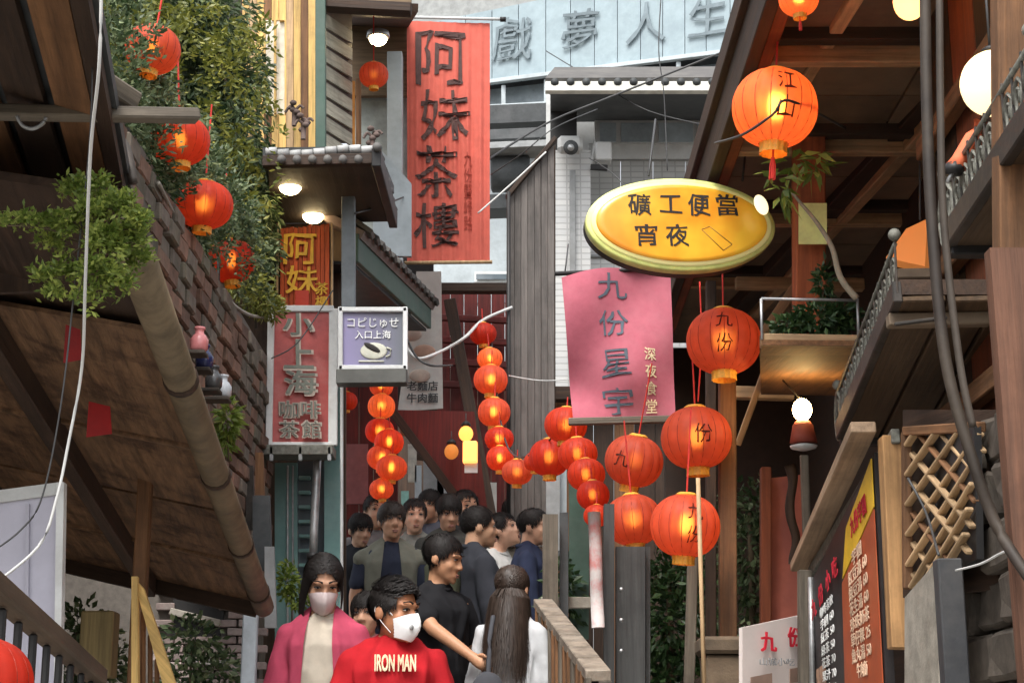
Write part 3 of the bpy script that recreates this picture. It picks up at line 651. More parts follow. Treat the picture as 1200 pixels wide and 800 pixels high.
panel('tile_column', [P(650, 470, 14.3), P(692, 470, 14.3), P(692, 176, 14.3), P(650, 176, 14.3)], .4, TILEW, wt)
beam('column_strip', P(671, 470, 14.27), P(671, 200, 14.27), .05, .04, GREY, wt)
panel('sill_band', [P(695, 186, wd_-.05), P(880, 186, wd_-.05), P(880, 168, wd_-.05), P(695, 168, wd_-.05)], .08, WHITE, wt)
wf = panel('window_frame', [P(697, 168, wd_-.08), P(880, 168, wd_-.08), P(880, 140, wd_-.08), P(697, 140, wd_-.08)], .08, WHITE, wt)
for (a, b) in ((703, 722), (728, 766), (772, 812), (817, 860)):
    panel('pane', [P(a, 166, wd_-.1), P(b, 166, wd_-.1), P(b, 144, wd_-.1), P(a, 144, wd_-.1)], .03, GLASS_L, wf)
panel('eave_soffit', [P(645, 108, 13.6), P(880, 108, 13.6), P(880, 143, wd_-.02), P(645, 143, wd_-.02)], .05, DGREY, wt, True)
panel('dark_upper_wall', [P(645, 175, 14.35), P(676, 175, 14.35), P(676, 108, 14.35), P(645, 108, 14.35)], .05, mat('black_panel', (.03, .03, .03)), wt)
beam('eave_board', P(639, 103, 13.55), P(880, 103, 13.55), .08, .085, mat('cream_fascia', (.62, .61, .54)), wt, Y)
panel('eave_roof', [P(639, 97, 13.6), P(880, 96, 13.6), P(880, 84, 14.6), P(650, 84, 14.6)], .04, TILE_R, wt, True)
for i in range(13):
    q = P(650+i*18.5, 96, 13.5)
    tube('eave_tile', [q, q + Vector((0, .9, .28))], .035, DGREY, wt, 10)
lm = thing('wall_lamp', 'grey round vent lamp on the tiled column', 'lamp', P(668, 175, 14.0))
bm_obj('housing', box_bm(.22, .14, .14, .03), WHITE, lm, Matrix.Translation(P(668, 170, 14.1)))
tube('lens', [P(669, 173, 13.96), P(669, 173, 14.06)], .065, DGREY, lm, 18)
tube('lens_ring', [P(669, 173, 13.94), P(669, 173, 13.97)], .03, STEEL, lm, 12)
ac = thing('wall_bracket_box', 'small white box and bracket beside the vent lamp', 'box', P(705, 190, 14.2))
bm_obj('case', box_bm(.14, .16, .17, .01), WHITE, ac, Matrix.Translation(P(707, 180, 14.3)))
beam('bracket', P(692, 196, 14.25), P(712, 197, 14.25), .04, .05, BLACK, ac, Y)
beam('arm', P(698, 165, 14.3), P(692, 196, 14.3), .02, .02, WHITE, ac)
# tall brown boarded partition
ps = thing('boarded_partition', 'tall dark grey-brown boarded partition beside the pink banner', 'wall', P(622, 640, 11.4))
for i in range(7):
    a = 595 + i*7.9; b = a + 7.4
    ya = 232 - (a-595)*1.2; yb = 232 - (b-595)*1.2
    panel('board', [P(a, 640, 11.4+random.uniform(-.01, .01)), P(b, 640, 11.4), P(b, yb, 11.4), P(a, ya, 11.4)], .05, W_SLAT, ps)
panel('backing', [P(596, 640, 11.47), P(651, 640, 11.47), P(651, 170, 11.47), P(596, 236, 11.47)], .04, W_DARK, ps)
beam('cap', P(594, 232, 11.4), P(651, 163, 11.4), .09, .03, W_DARK, ps, Y)
tube('conduit', [P(596, 640, 11.32), P(596, 225, 11.32)], .014, BLACK, ps, 8)
# grey posters between the eave and the maroon passage
po = thing('menu_poster', 'pale food poster board with dish pictures left of the maroon passage', 'poster', P(495, 480, 12.4))
panel('board', [P(466, 482, 12.45), P(519, 478, 12.45), P(517, 318, 12.45), P(488, 318, 12.45)], .02, PAPER, po)
for (px, py, r, c) in ((492, 352, 12, (.5, .2, .18)), (482, 392, 13, (.55, .42, .35)), (497, 412, 14, (.48, .3, .22)), (503, 350, 9, (.6, .3, .3)), (492, 440, 13, (.42, .34, .28))):
    q = P(px, py, 12.4); b = bmesh.new(); ball_bm((0, 0, 0), (r*S(12.4), .012, r*.62*S(12.4)), b, 14, 8)
    bm_obj('dish_picture', b, mat('dish', c, rough=.7), po, Matrix.Translation(q), True)
text('老麵店', mat('poster_black', (.06, .06, .06)), po, frame(P(495, 452, 12.43), X, Z), w=36*S(12.4), h=11*S(12.4), off=.02)
text('牛肉麵', bpy.data.materials['poster_black'], po, frame(P(495, 466, 12.43), X, Z), w=36*S(12.4), h=11*S(12.4), off=.02)

# ------------------------------------------------------------------ RIGHT: timber gallery
rg = thing('timber_gallery', 'open timber gallery with dark ceiling, joists and eave board on the right', 'building', (1.6, 7, .6))
CZ = CAM_Z + 2.6
CEIL = mat('ceiling_board', (.17, .115, .075), rough=.45, scale=7, var=.4, stain=(.2, .15, .10), stain_scale=1.4)
ys = [4.6, 5.3, 5.98, 6.47, 6.95, 7.45, 7.95, 8.5, 9.06, 9.8, 10.6]
for i in range(len(ys)-1):
    for (x0, x1) in ((.93, 1.58), (1.59, 2.3), (2.31, 3.1)):
        panel('ceiling_panel', [(x0, ys[i]+.005, CZ+.06), (x1, ys[i]+.005, CZ+.06), (x1, ys[i+1]-.005, CZ+.06), (x0, ys[i+1]-.005, CZ+.06)], .02, CEIL, rg, False)
bm_obj('roof_cover', box_bm(2.5, 6.6, .06, .01), DGREY, rg, Matrix.Translation((2.1, 7.7, CZ+.16)))
for y in (4.9, 5.98, 6.95, 7.95, 9.06):
    beam('joist', (.95, y, CZ), (3.0, y, CZ), .055, .075, wood('joist_wood', (.40, .26, .14)) if y == 4.9 else bpy.data.materials['joist_wood'], rg, Y)
    beam('joist', (.95, y-.14, CZ+.02), (3.0, y-.14, CZ+.02), .06, .06, W_DARK, rg, Y)
JW = bpy.data.materials['joist_wood']
beam('stringer', P(1190, 33, 5.75), P(884, 366, 9.7), .055, .07, JW, rg, X)
beam('stringer', P(1178, 20, 5.8), P(866, 366, 9.7) - X*.03, .10, .08, W_DARK, rg, X)
beam('stringer', P(1005, -10, 5.5), P(925, 120, 6.6), .05, .06, JW, rg, X)
beam('eave_board', (.88, 4.4, CZ+.02), (.90, 11, CZ+.02), .05, .22, W_DARK, rg, X)
beam('eave_board', (.935, 4.4, CZ-.01), (.955, 11, CZ-.01), .05, .12, W_REDB, rg, X)
beam('eave_board', (.845, 4.4, CZ+.14), (.865, 11, CZ+.14), .035, .10, W_DARK, rg, X)
# posts
REDPOST = wood('red_post', (.33, .085, .03))
beam('red_post', P(948, 420, 7.0), P(947, 40, 6.8), .125, .12, REDPOST, rg)
panel('post_notice', [P(936, 286, 6.8), P(969, 286, 6.8), P(969, 238, 6.8), P(936, 238, 6.8)], .006, mat('yellow_paper', (.92, .80, .30)), rg)
beam('brown_post', P(853, 760, 7.6), P(852, 440, 7.6), .075, .07, W_BROWN, rg)
beam('brown_post', P(833, 760, 8.2), P(833, 330, 8.2), .05, .05, W_DARK, rg)
beam('front_post', P(1186, 305, 3.85), P(1182, -40, 3.85), .075, .07, W_BROWN, rg)
panel('front_post_lower', [P(1208, 900, 3.7), P(1256, 900, 3.7), P(1205, 290, 3.7), P(1160, 290, 3.7)], .05, wood('lower_post_wood', (.15, .07, .042)), rg)
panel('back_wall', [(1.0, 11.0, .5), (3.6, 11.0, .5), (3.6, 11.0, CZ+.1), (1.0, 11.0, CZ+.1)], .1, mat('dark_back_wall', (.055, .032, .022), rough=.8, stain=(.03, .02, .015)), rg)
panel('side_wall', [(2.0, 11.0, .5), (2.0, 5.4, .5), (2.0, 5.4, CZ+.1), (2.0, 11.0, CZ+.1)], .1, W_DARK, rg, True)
for (a, b, y, d) in ((884, 1010, 172, 8.0), (858, 930, 460, 8.2), (862, 1012, 332, 8.4)):
    beam('tie_beam', P(a, y, d), P(b, y+2, d), .06, .06, JW, rg, Y)
beam('brace', P(940, 325, 8.0), P(868, 430, 8.6), .04, .05, JW, rg, Y)
beam('brace', P(905, 410, 7.8), P(865, 520, 8.2), .03, .03, JW, rg, Y)
# gallery floor shelf
panel('shelf_soffit', [P(890, 408, 6.5), P(1010, 410, 6.5), P(1000, 470, 8.0), P(892, 462, 8.0)], .05, W_BROWN, rg, True)
for i in range(4):
    beam('rail_bar', P(1048+i*14, 372+8, 4.9), P(1110, 372+i*9, 4.9), .012, .012, IRON, rg, Y) if i < 1 else None
beam('grey_rail', P(1040, 345, 5.4), P(1150, 342, 5.4), .04, .045, mat('rail_grey', (.15, .11, .075), stain=(.25, .2, .14)), rg, Y)
beam('grey_rail', P(1040, 376, 5.1), P(1160, 374, 5.1), .05, .04, bpy.data.materials['rail_grey'], rg, Y)
beam('grey_rail', P(1050, 322, 5.6), P(1165, 320, 5.6), .04, .035, bpy.data.materials['rail_grey'], rg, Y)
# flower box shelf
fb = thing('flower_box', 'long pale flower box with thin wire rail hanging below the red post', 'planter', P(950, 408, 6.3))
beam('front_board', P(892, 398, 6.3), P(1008, 400, 6.3), .03, .045, W_LIGHT, fb, Y)
panel('bottom', [P(892, 404, 6.28), P(1008, 405, 6.28), P(1003, 420, 6.75), P(892, 418, 6.75)], .02, W_BROWN, fb, True)
for px in (893, 1006): tube('rail_upright', [P(px, 398, 6.28), P(px-1, 350, 6.28)], .006, STEEL, fb, 6)
tube('rail_top', [P(892, 350, 6.28), P(1006, 352, 6.28)], .006, STEEL, fb, 6)
plant('box_plant', 'dark green leafy plant growing in the flower box', [(P(960, 376, 6.4), (.11, .08, .06), 420), (P(925, 383, 6.4), (.07, .06, .04), 200), (P(985, 372, 6.4), (.07, .06, .06), 240), (P(965, 330, 6.45), (.03, .03, .09), 120)], .04, .02, LEAF_D, .2, stems=[((P(960, 395, 6.4), P(965, 340, 6.45)), .006)], base=P(960, 397, 6.4))
wr = thing('bamboo_branch', 'twisted pale branch with long narrow leaves beside the red post', 'branch', P(1000, 345, 6.2))
tube('stem', smoothpath([P(1004, 350, 6.2), P(985, 325, 6.2), P(975, 290, 6.2), P(958, 262, 6.2), P(940, 240, 6.2), P(925, 222, 6.2)], 5), .014, mat('pale_bark', (.30, .26, .19)), wr, 8, .005)
bl_ = [(P(px, py, 6.15), (.035, .03, .05), n) for (px, py, n) in ((905, 210, 12), (930, 190, 14), (950, 185, 12), (925, 215, 10), (915, 225, 8), (955, 200, 9))]
bm_obj('foliage', leaves_bm([(Vector(b_[0]), b_[1], b_[2]) for b_ in bl_], .085, .026, .5), LEAF_B, wr)['kind'] = 'stuff'
# iron edged balconies
def balcony(p0, p1, depth, label, thick=.05):
    t = thing('iron_balcony', label, 'balcony', p1, 'iron edged balconies')
    d = (p1-p0); L_ = d.length; dn = d.normalized()
    panel('underside', [p0, p1, p1 + X*depth, p0 + X*depth], thick, W_DARK, t, False)
    k_ = int(depth/.14)
    for i in range(k_):
        x_ = (i+.5)/k_*depth
        beam('floor_plank', p0 + X*x_ - Z*.012, p1 + X*x_ - Z*.012, depth/k_-.012, .02, wood('balcony_plank', (.10, .062, .034)) if 'balcony_plank' not in bpy.data.materials else bpy.data.materials['balcony_plank'], t, X)
    beam('edge_beam', p0 + Z*.01, p1 + Z*.01, .03, .07, IRON, t, X)
    beam('end_beam', p1 - Z*.01, p1 + X*depth - Z*.01, .05, .07, BLACK, t, Y)
    up = .16
    tube('top_rail', [p0 + Z*up, p1 + Z*up], .008, IRON_G, t, 6)
    n_ = max(6, int(L_/.085))
    for i in range(n_):
        c = p0.lerp(p1, (i+.5)/n_) + Z*(up*.52)
        r_ = .036
        pts = [c + dn*(r_*(1-k/26)*math.cos(k*.55)) + Z*(r_*1.5*(1-k/26)*math.sin(k*.55)) for k in range(20)]
        tube('iron_scroll', pts, .0055, IRON_G, t, 5)
        beam('iron_bar', c - dn*.042 - Z*up*.5, c - dn*.042 + Z*up*.6, .007, .007, IRON, t)
    c = p1 + Z*.07
    pts = [c + dn*(.075*math.cos(k*.4)) + Z*(.09*math.sin(k*.4)) for k in range(17)]
    tube('end_scroll', pts, .009, IRON_G, t, 6)
    pts = [c + dn*(.045*math.cos(k*.4)) + Z*(.06*math.sin(k*.4)) for k in range(17)]
    tube('end_scroll', pts, .006, IRON_G, t, 6)
    for e in (p0, p1):
        bm_obj('knob', ball_bm((0, 0, 0), .02, None, 10, 8), IRON_G, t, Matrix.Translation(e + Z*(up+.03)), True)
    return t
balcony(P(1215, 128, 3.55), P(1112, 282, 4.4), .8, 'upper near iron-edged balcony at the right edge below the round lamp')
balcony(P(1052, 345, 5.0), P(984, 508, 6.4), .75, 'lower far iron-edged balcony above the menu board')
# right: stone wall, lattice, menu board, posts
sw = thing('stone_wall', 'dark rough stone block wall at the right edge', 'wall', (1.5, 4.4, .6))
bm_obj('wall_core', box_bm(.3, 2.6, 2.0, 0), MORTAR, sw, Matrix.Translation((1.56, 4.35, 1.5)))
sm = [bpy.data.meshes.new('stone_block') for _ in range(5)]
for i, me in enumerate(sm):
    b = box_bm(.10, .30-.02*i, .135, .014)
    bmesh.ops.subdivide_edges(b, edges=b.edges[:], cuts=1)
    for v in b.verts: v.co += Vector((mnoise.noise(v.co*9+Vector((i*3, 0, 0)))*.022, mnoise.noise(v.co*8)*.01, mnoise.noise(v.co*10+Vector((0, i, 0)))*.008))
    b.to_mesh(me); b.free(); me.materials.append(STONE)
r_ = 0; z = 1.3
while z < 2.5:
    y = 3.2 + (.16 if r_ % 2 else 0)
    while y < 5.35:
        link(bpy.data.objects.new('stone_block', random.choice(sm)), sw, Matrix.Translation((1.40+random.uniform(-.015, .015), y, z)) @ Matrix.Rotation(random.uniform(-.03, .03), 4, 'X'))
        y += .31
    z += .15; r_ += 1
bp_ = beam('black_post', P(1122, 840, 4.5), P(1110, 655, 4.5), .065, .06, mat('slate_post', (.03, .032, .036), rough=.55, stain=(.09, .085, .08)), None); tag(bp_, 'square slate-black post below the wooden lattice', 'post')
tw = thing('timber_post', 'honey brown squared post right of the menu board', 'post', P(1048, 720, 5.6))
beam('shaft', P(1056, 760, 5.6), P(1044, 512, 5.6), .075, .08, wood('honey_wood', (.36, .20, .085)), tw)
lt = thing('lattice_panel', 'pale diagonal wooden lattice panel with dark gaps', 'lattice', P(1095, 655, 5.0))
A0, A1, A2, A3 = P(1064, 690, 5.4), P(1128, 655, 4.75), P(1150, 500, 4.75), P(1062, 505, 5.4)
def LT(u, v): return A0.lerp(A1, u).lerp(A3.lerp(A2, u), v)
panel('dark_backing', [A0 + X*.06, A1 + X*.06, A2 + X*.06, A3 + X*.06], .02, BLACK, lt, True)
for i in range(9):
    v = -.62 + i*.19
    p, q = (0, v), (1, v+.62)
    if p[1] < 0: p = (-v/.62, 0)
    if q[1] > 1: q = ((1-v)/.62, 1)
    if q[0]-p[0] > .12: beam('lattice_slat', LT(*p), LT(*q), .026, .014, W_LIGHT, lt)
for i in range(9):
    v = .10 + i*.19
    p, q = (0, v), (1, v-.62)
    if p[1] > 1: p = ((v-1)/.62, 1)
    if q[1] < 0: q = (v/.62, 0)
    if q[0]-p[0] > .12: beam('lattice_slat', LT(*p) + X*.016, LT(*q) + X*.016, .022, .014, W_BROWN if i % 3 == 2 else W_LIGHT, lt)
for (a, c) in (((0, 0), (0, 1)), ((0, 1), (1, 1))): beam('lattice_frame', LT(*a), LT(*c), .03, .03, W_BROWN, lt)
panel('dark_surround', [P(1058, 700, 5.5), P(1170, 690, 4.85), P(1170, 480, 4.85), P(1058, 480, 5.5)], .03, W_DARK, lt)
panel('lower_stone', [P(1060, 830, 5.35), P(1100, 830, 4.9), P(1095, 655, 4.9), P(1060, 700, 5.35)], .04, STONE_L, lt)
mb = thing('menu_board', 'dark menu board with yellow and orange price sheets under a sloping timber cap', 'menu board', P(1000, 820, 6.2))
C0, C1 = P(955, 830, 6.9), P(1040, 830, 5.7)
C3, C2 = P(952, 685, 6.9), P(1036, 530, 5.7)
C3.x, C2.x = C0.x, C1.x
BN = (C1-C0).cross(Z).normalized()
def MB(u, v, off=0): return C0.lerp(C1, u).lerp(C3.lerp(C2, u), v) + BN*off
panel('board', [MB(0, 0), MB(1, 0), MB(1, 1), MB(0, 1)], .03, mat('board_black', (.028, .024, .024), rough=.5), mb)
ORS = mat('orange_sheet', (.42, .085, .03), rough=.5, stain=(.5, .16, .07)); YLS = mat('yellow_sheet', (.70, .43, .03), rough=.5)
s1 = panel('price_sheet', [MB(.50, .02, .008), MB(.985, .06, .008), MB(.985, .78, .008), MB(.53, .66, .008)], .004, ORS, mb)
s2 = panel('price_sheet', [MB(.54, .68, .008), MB(.985, .79, .008), MB(.985, .985, .008), MB(.62, .90, .008)], .004, YLS, mb)
rf = C1-C0; up_ = (C3-C0).lerp(C2-C1, .5)
CRM = mat('print_cream', (.75, .52, .36))
def mtext(b_, u, v, w_, h_, m, par=mb, off=.0):
    r0 = MB(min(1, u+.1), v)-MB(u-.1, v)
    text(b_, m, par, frame(MB(u, v, .011), r0, Z), w=w_, h=h_, off=off, depth=.002)
for i, b_ in enumerate(('芋圓', '紅豆湯 60', '綠豆湯 60', '花生湯 60', '珍珠奶茶', '草仔粿 25', '魚丸湯 50', '牛肉麵')):
    mtext(b_, .76, .70-i*.075, .16 if len(b_) < 4 else .30, .05, CRM, s1, .02)
mtext('九份芋圓', .80, .85, .26, .07, INK_R, s2, .02)
for i, (ch, u, v) in enumerate((('九', .10, .74), ('份', .22, .76), ('小', .34, .78), ('吃', .45, .79))):
    mtext(ch, u, v, .09, .075, INK_R, mb, .03)
for i, b_ in enumerate(('咖啡茶飲', '芋圓 60', '紅茶 50', '綠茶 50', '花茶 70', '果汁 70', '冰沙 80')):
    mtext(b_, .30, .64-i*.085, .25, .04, INK_W)
panel('photo_print', [MB(.08, .05, .008), MB(.22, .06, .008), MB(.22, .30, .008), MB(.08, .29, .008)], .004, mat('food_photo', (.30, .18, .12), var=.6, scale=30), mb)
beam('sloping_cap', P(1012, 500, 5.6), P(938, 664, 7.2), .085, .04, wood('cap_timber', (.34, .235, .15)), mb)
beam('cap_trim', P(1050, 510, 5.55), P(951, 672, 7.1), .03, .05, IRON_G, mb)
beam('board_stile', P(944, 840, 6.95), P(943, 668, 6.95), .055, .05, W_GREY, mb)
tube('edge_tube', [P(953, 840, 6.85), P(950, 676, 6.85)], .012, STEEL, mb, 8)
# red wall, tree behind, sign stones
rd = thing('faded_red_wall', 'faded red painted wall panel behind the white sign', 'wall', P(915, 740, 8.6))
panel('face', [P(903, 840, 8.6), P(950, 840, 8.6), P(946, 555, 8.6), P(903, 560, 8.6)], .06, RED_WALL, rd)
beam('dark_edge', P(897, 840, 8.55), P(897, 548, 8.55), .05, .07, W_REDB, rd)
for i in range(5):
    pass
cb = thing('carved_bracket', 'dark gnarled wooden bracket in front of the faded red wall', 'bracket', P(926, 660, 8.3))
b = bmesh.new()
tube_bm([(.01*math.sin(i*.5), 0, -.022*i) for i in range(23)], .026, b, 12, .018)
for v in b.verts: v.co += Vector((mnoise.noise(v.co*9), mnoise.noise(v.co*9+Vector((3, 1, 0))), 0))*.012
bm_obj('carving', b, W_DARK, cb, Matrix.Translation(P(926, 545, 8.3)), True)
for (px, py, d, n, r, lab, lmx) in ((880, 650, 9.6, 700, .3, 'dark leafy tree between the brown post and the faded red wall', LEAF_P), (785, 730, 8.6, 900, .26, 'dark leafy tree below the large lanterns', LEAF_D), (660, 690, 9.6, 240, .14, 'small leafy bush behind the stone parapet', LEAF_D)):
    c = P(px, py, d); t = thing('garden_tree', lab, 'tree', (c.x, c.y, .6))
    bm_obj('crown', leaves_bm([(Vector((0, 0, 0)), (r*.8, r*.7, r*1.1), n), (Vector((r*.2, .1, r*.9)), (r*.7, r*.6, r*.6), n//2), (Vector((-r*.1, 0, -r*1.1)), (r*.8, r*.6, r*.7), n//2)], .06, .03, .3), lmx, t, Matrix.Translation(c))['kind'] = 'stuff'
    tube('trunk', smoothpath([(c.x, c.y+.05, .6), c - Z*r*.6, c + Z*r*.8], 4), .03, STEM, t, 8, .01)
for (a, z0) in (((833, 400), 0),):
    pass
pl = thing('stone_pillar', 'rough stone pillar with square cap below the brown post', 'pillar', P(848, 800, 7.2))
bm_obj('cap_stone', box_bm(.215, .22, .07, .014), mat('brown_stone', (.16, .115, .075), rough=.9, scale=16, bump=.6, stain=(.07, .055, .04)), pl, Matrix.Translation(P(847, 757, 7.2)))
for i in range(4):
    bm_obj('stone_course', box_bm(.17+random.uniform(-.01, .01), .17, .17, .014), bpy.data.materials['brown_stone'], pl, Matrix.Translation(P(847, 757, 7.2) - Z*(.125+.175*i)))
ws = thing('white_sign', 'white board sign with red characters in front of the red wall', 'sign', P(908, 800, 7.0))
c0 = [P(870, 830, 6.9), P(945, 830, 7.1), P(945, 719, 7.1), P(870, 735, 6.9)]
panel('board', c0, .02, mat('sign_white', (.70, .62, .58), rough=.5, var=.06), ws)
rr_ = (c0[1]-c0[0]).normalized()
text('九', INK_R, ws, frame(P(900, 752, 6.97) - Y*.01, rr_, Z), w=.085, h=.075, off=.03, warp=.05)
text('份', INK_R, ws, frame(P(930, 746, 7.04) - Y*.01, rr_, Z), w=.07, h=.075, off=.03, warp=.05)
text('山城小吃', mat('grey_print', (.3, .3, .3)), ws, frame(P(910, 775, 6.99) - Y*.01, rr_, Z), w=.19, h=.03, off=.0)
panel('photo_print', [P(880, 815, 6.9), P(905, 812, 6.96), P(905, 788, 6.96), P(880, 793, 6.9)], .004, mat('photo_brown', (.26, .17, .13)), ws)
panel('photo_print', [P(926, 800, 6.98), P(945, 798, 7.05), P(945, 780, 7.05), P(926, 783, 6.98)], .004, bpy.data.materials['photo_brown'], ws)
for i, px in enumerate((876, 938)):
    beam('leg', P(px, 828, 6.95), (P(px, 828, 6.95).x, 6.98, .6), .03, .03, W_GREY, ws)
# stair parapet and fence posts between the crowd and the terrace
pp = thing('stair_parapet', 'stone-capped boarded parapet climbing beside the crowd', 'parapet', P(680, 820, 7))
q0, q1 = P(702, 792, 6.8), P(636, 706, 9.0)
for i in range(7):
    a, b = q0.lerp(q1, i/7+.006), q0.lerp(q1, (i+1)/7-.006)
    beam('cap_stone', a, b, .10, .045, mat('worn_cap', (.19, .155, .12), rough=.9, scale=14, bump=.9, var=.5, stain=(.34, .30, .25), stain_scale=6) if i == 0 else bpy.data.materials['worn_cap'], pp, X)
n_ = 14
for i in range(n_):
    a = q0.lerp(q1, (i+.5)/n_); a2 = a - Z*.03
    beam('board', (a.x-.035, a.y, a.z-.02), (a.x-.035, a.y, a.z-1.0), .025, (q1-q0).length/n_-.012, W_BROWN if i % 3 else W_GREY, pp, X)
panel('core', [(q0.x, q0.y, q0.z-1.1), (q1.x, q1.y, q1.z-1.1), (q1.x, q1.y, q1.z-.02), (q0.x, q0.y, q0.z-.02)], .05, STONE, pp, True)
pw = P(645, 705, 9.0)
fs = thing('post_fence', 'weathered grey fence with upright posts behind the parapet', 'fence', (pw.x, 9.2, 1.2))
for (a, b, y0, y1, m, d) in ((636, 654, 602, 705, W_GREY, 9.1), (656, 666, 600, 705, DGREY, 9.2), (667, 690, 560, 708, GREEN_P, 9.6), (640, 656, 520, 605, GREY, 11.0), (654, 664, 530, 610, WHITEB, 11.1)):
    panel('post', [P(a, y1+40, d), P(b, y1+40, d), P(b, y0, d), P(a, y0, d)], .06, m, fs)
beam('fence_rail', P(634, 706, 9.3), P(700, 706, 9.3), .05, .06, STONE_L, fs, Y)
dpz = thing('charcoal_post', 'dark charcoal plank-built timber post below the lantern cluster', 'post', P(735, 800, 7.5))
for (a, b, y0, d) in ((708, 720, 590, 7.5), (722, 756, 640, 7.55), (757, 762, 640, 7.6)):
    panel('plank', [P(a, 880, d), P(b, 880, d), P(b, y0, d), P(a, y0, d)], .07, wood('charcoal_wood', (.05, .05, .048)) if a == 708 else bpy.data.materials['charcoal_wood'], dpz)
for i in range(3): bm_obj('bolt', ball_bm((0, 0, 0), .009, None, 8, 6), STEEL, dpz, Matrix.Translation(P(728, 690+i*36, 7.46)), True)
rb_ = thing('rolled_banner', 'rolled white and red cloth banner strapped to a post', 'banner', P(700, 735, 7.6))
b = bmesh.new()
tube_bm([P(701, 735, 7.4), P(699, 690, 7.4), P(698, 640, 7.4), P(696, 600, 7.4)], .028, b, 12)
bm_obj('cloth_roll', b, mat('pale_cloth', (.55, .50, .48), stain=(.55, .08, .07), stain_amt=.9, stain_scale=5), rb_, None, True)
pb = tube('bamboo_pole', [P(826, 830, 6.9), P(818, 560, 6.9)], .009, W_LIGHT, None, 8); tag(pb, 'thin pale pole standing in front of the largest low lantern', 'pole')
plk = beam('grey_plank', P(806, 850, 7.9), P(812, 650, 7.9), .05, .03, W_GREY, None); tag(plk, 'weathered grey plank leaning left of the thin pale pole', 'plank')
tz = thing('dark_terrace_house', 'dark timber terrace house front behind the lantern cluster', 'house', P(740, 700, 12.5))
for i in range(9):
    a = 648 + i*24
    panel('wall_board', [P(a, 860, 12.5), P(a+23.3, 860, 12.5), P(a+23.3, 455, 12.5), P(a, 455, 12.5)], .06, W_DARK if i % 3 else W_BROWN, tz)
beam('lintel', P(645, 462, 12.4), P(870, 462, 12.4), .12, .1, W_DARK, tz, Y)
ub = thing('upper_right_boarding', 'dark vertical boarding above the stone wall at the right edge', 'wall', (1.6, 4.4, 2.5))
for i in range(9):
    y0 = 3.1 + i*.3
    panel('wall_board', [(1.52, y0+.292, 2.5), (1.52, y0, 2.5), (1.52, y0, 4.4), (1.52, y0+.292, 4.4)], .05, W_REDB if i % 3 == 1 else W_DARK, ub)
for k in range(3): beam('rail', (1.48, 3.1, 2.75+k*.5), (1.48, 5.8, 2.75+k*.5), .05, .07, W_BROWN, ub)
# hose pipes on the right
hz = tube('black_hose', smoothpath([P(1084, -20, 3.7), P(1086, 120, 3.7), P(1092, 260, 3.7), P(1108, 420, 3.7), P(1140, 540, 3.7), P(1170, 620, 3.7), P(1215, 690, 3.6)], 8), .013, mat('hose_rubber', (.030, .022, .017), rough=.6, var=.5, stain=(.09, .07, .05)), None, 10); tag(hz, 'thick black hose running down the right side', 'hose')
hz = tube('thin_conduit', smoothpath([P(1101, -20, 3.75), P(1102, 120, 3.75), P(1106, 260, 3.75), P(1124, 420, 3.75), P(1140, 500, 3.75)], 8), .009, mat('conduit_grey', (.06, .048, .038), rough=.6), None, 8); tag(hz, 'thin grey conduit beside the thick black hose', 'conduit')
# ================================================================== LANTERNS
def lantern_mat(name, col, ecol, es):
    m, n, b = new_mat(name); L = n.links; N = n.nodes.new
    tc = N('ShaderNodeTexCoord'); no = N('ShaderNodeTexNoise'); no.inputs['Scale'].default_value = 5; no.inputs['Detail'].default_value = 5
    oi = N('ShaderNodeObjectInfo'); ad = N('ShaderNodeVectorMath'); ad.operation = 'ADD'
    cx = N('ShaderNodeCombineXYZ'); mu = N('ShaderNodeMath'); mu.operation = 'MULTIPLY'; mu.inputs[1].default_value = 20
    L.new(oi.outputs['Random'], mu.inputs[0]); L.new(mu.outputs[0], cx.inputs[0])
    L.new(tc.outputs['Object'], ad.inputs[0]); L.new(cx.outputs[0], ad.inputs[1]); L.new(ad.outputs[0], no.inputs['Vector'])
    cr = N('ShaderNodeValToRGB'); cr.color_ramp.elements[0].position = .3; cr.color_ramp.elements[1].position = .75
    cr.color_ramp.elements[0].color = (*[x*.75 for x in col], 1); cr.color_ramp.elements[1].color = (*[min(1, x*1.1) for x in col], 1)
    L.new(no.outputs[0], cr.inputs[0])
    L.new(cr.outputs[0], b.inputs['Base Color']); b.inputs['Roughness'].default_value = .5; b.inputs['Specular IOR Level'].default_value = .3
    tr = N('ShaderNodeBsdfTranslucent'); L.new(cr.outputs[0], tr.inputs[0])
    mx = N('ShaderNodeMixShader'); mx.inputs[0].default_value = .5; L.new(b.outputs[0], mx.inputs[1]); L.new(tr.outputs[0], mx.inputs[2])
    tp = N('ShaderNodeBsdfRefraction'); tp.inputs[0].default_value = (1, .42, .12, 1); tp.inputs['IOR'].default_value = 1.3; tp.inputs['Roughness'].default_value = .6
    m2 = N('ShaderNodeMixShader'); m2.inputs[0].default_value = .16; L.new(mx.outputs[0], m2.inputs[1]); L.new(tp.outputs[0], m2.inputs[2])
    em = N('ShaderNodeEmission'); em.inputs[0].default_value = (*ecol, 1); em.inputs[1].default_value = es
    as_ = N('ShaderNodeAddShader'); L.new(m2.outputs[0], as_.inputs[0]); L.new(em.outputs[0], as_.inputs[1])
    L.new(as_.outputs[0], n.nodes['Material Output'].inputs[0])
    return m
LR = lantern_mat('red_lantern_cloth', (.62, .062, .03), (1, .075, .02), .04)
LF = lantern_mat('faded_lantern_cloth', (.62, .115, .06), (1, .10, .03), .04)
LS = lantern_mat('scarlet_lantern_cloth', (.55, .042, .022), (1, .05, .015), .03)
LO = lantern_mat('orange_lantern_cloth', (.78, .19, .065), (1, .18, .05), .06)
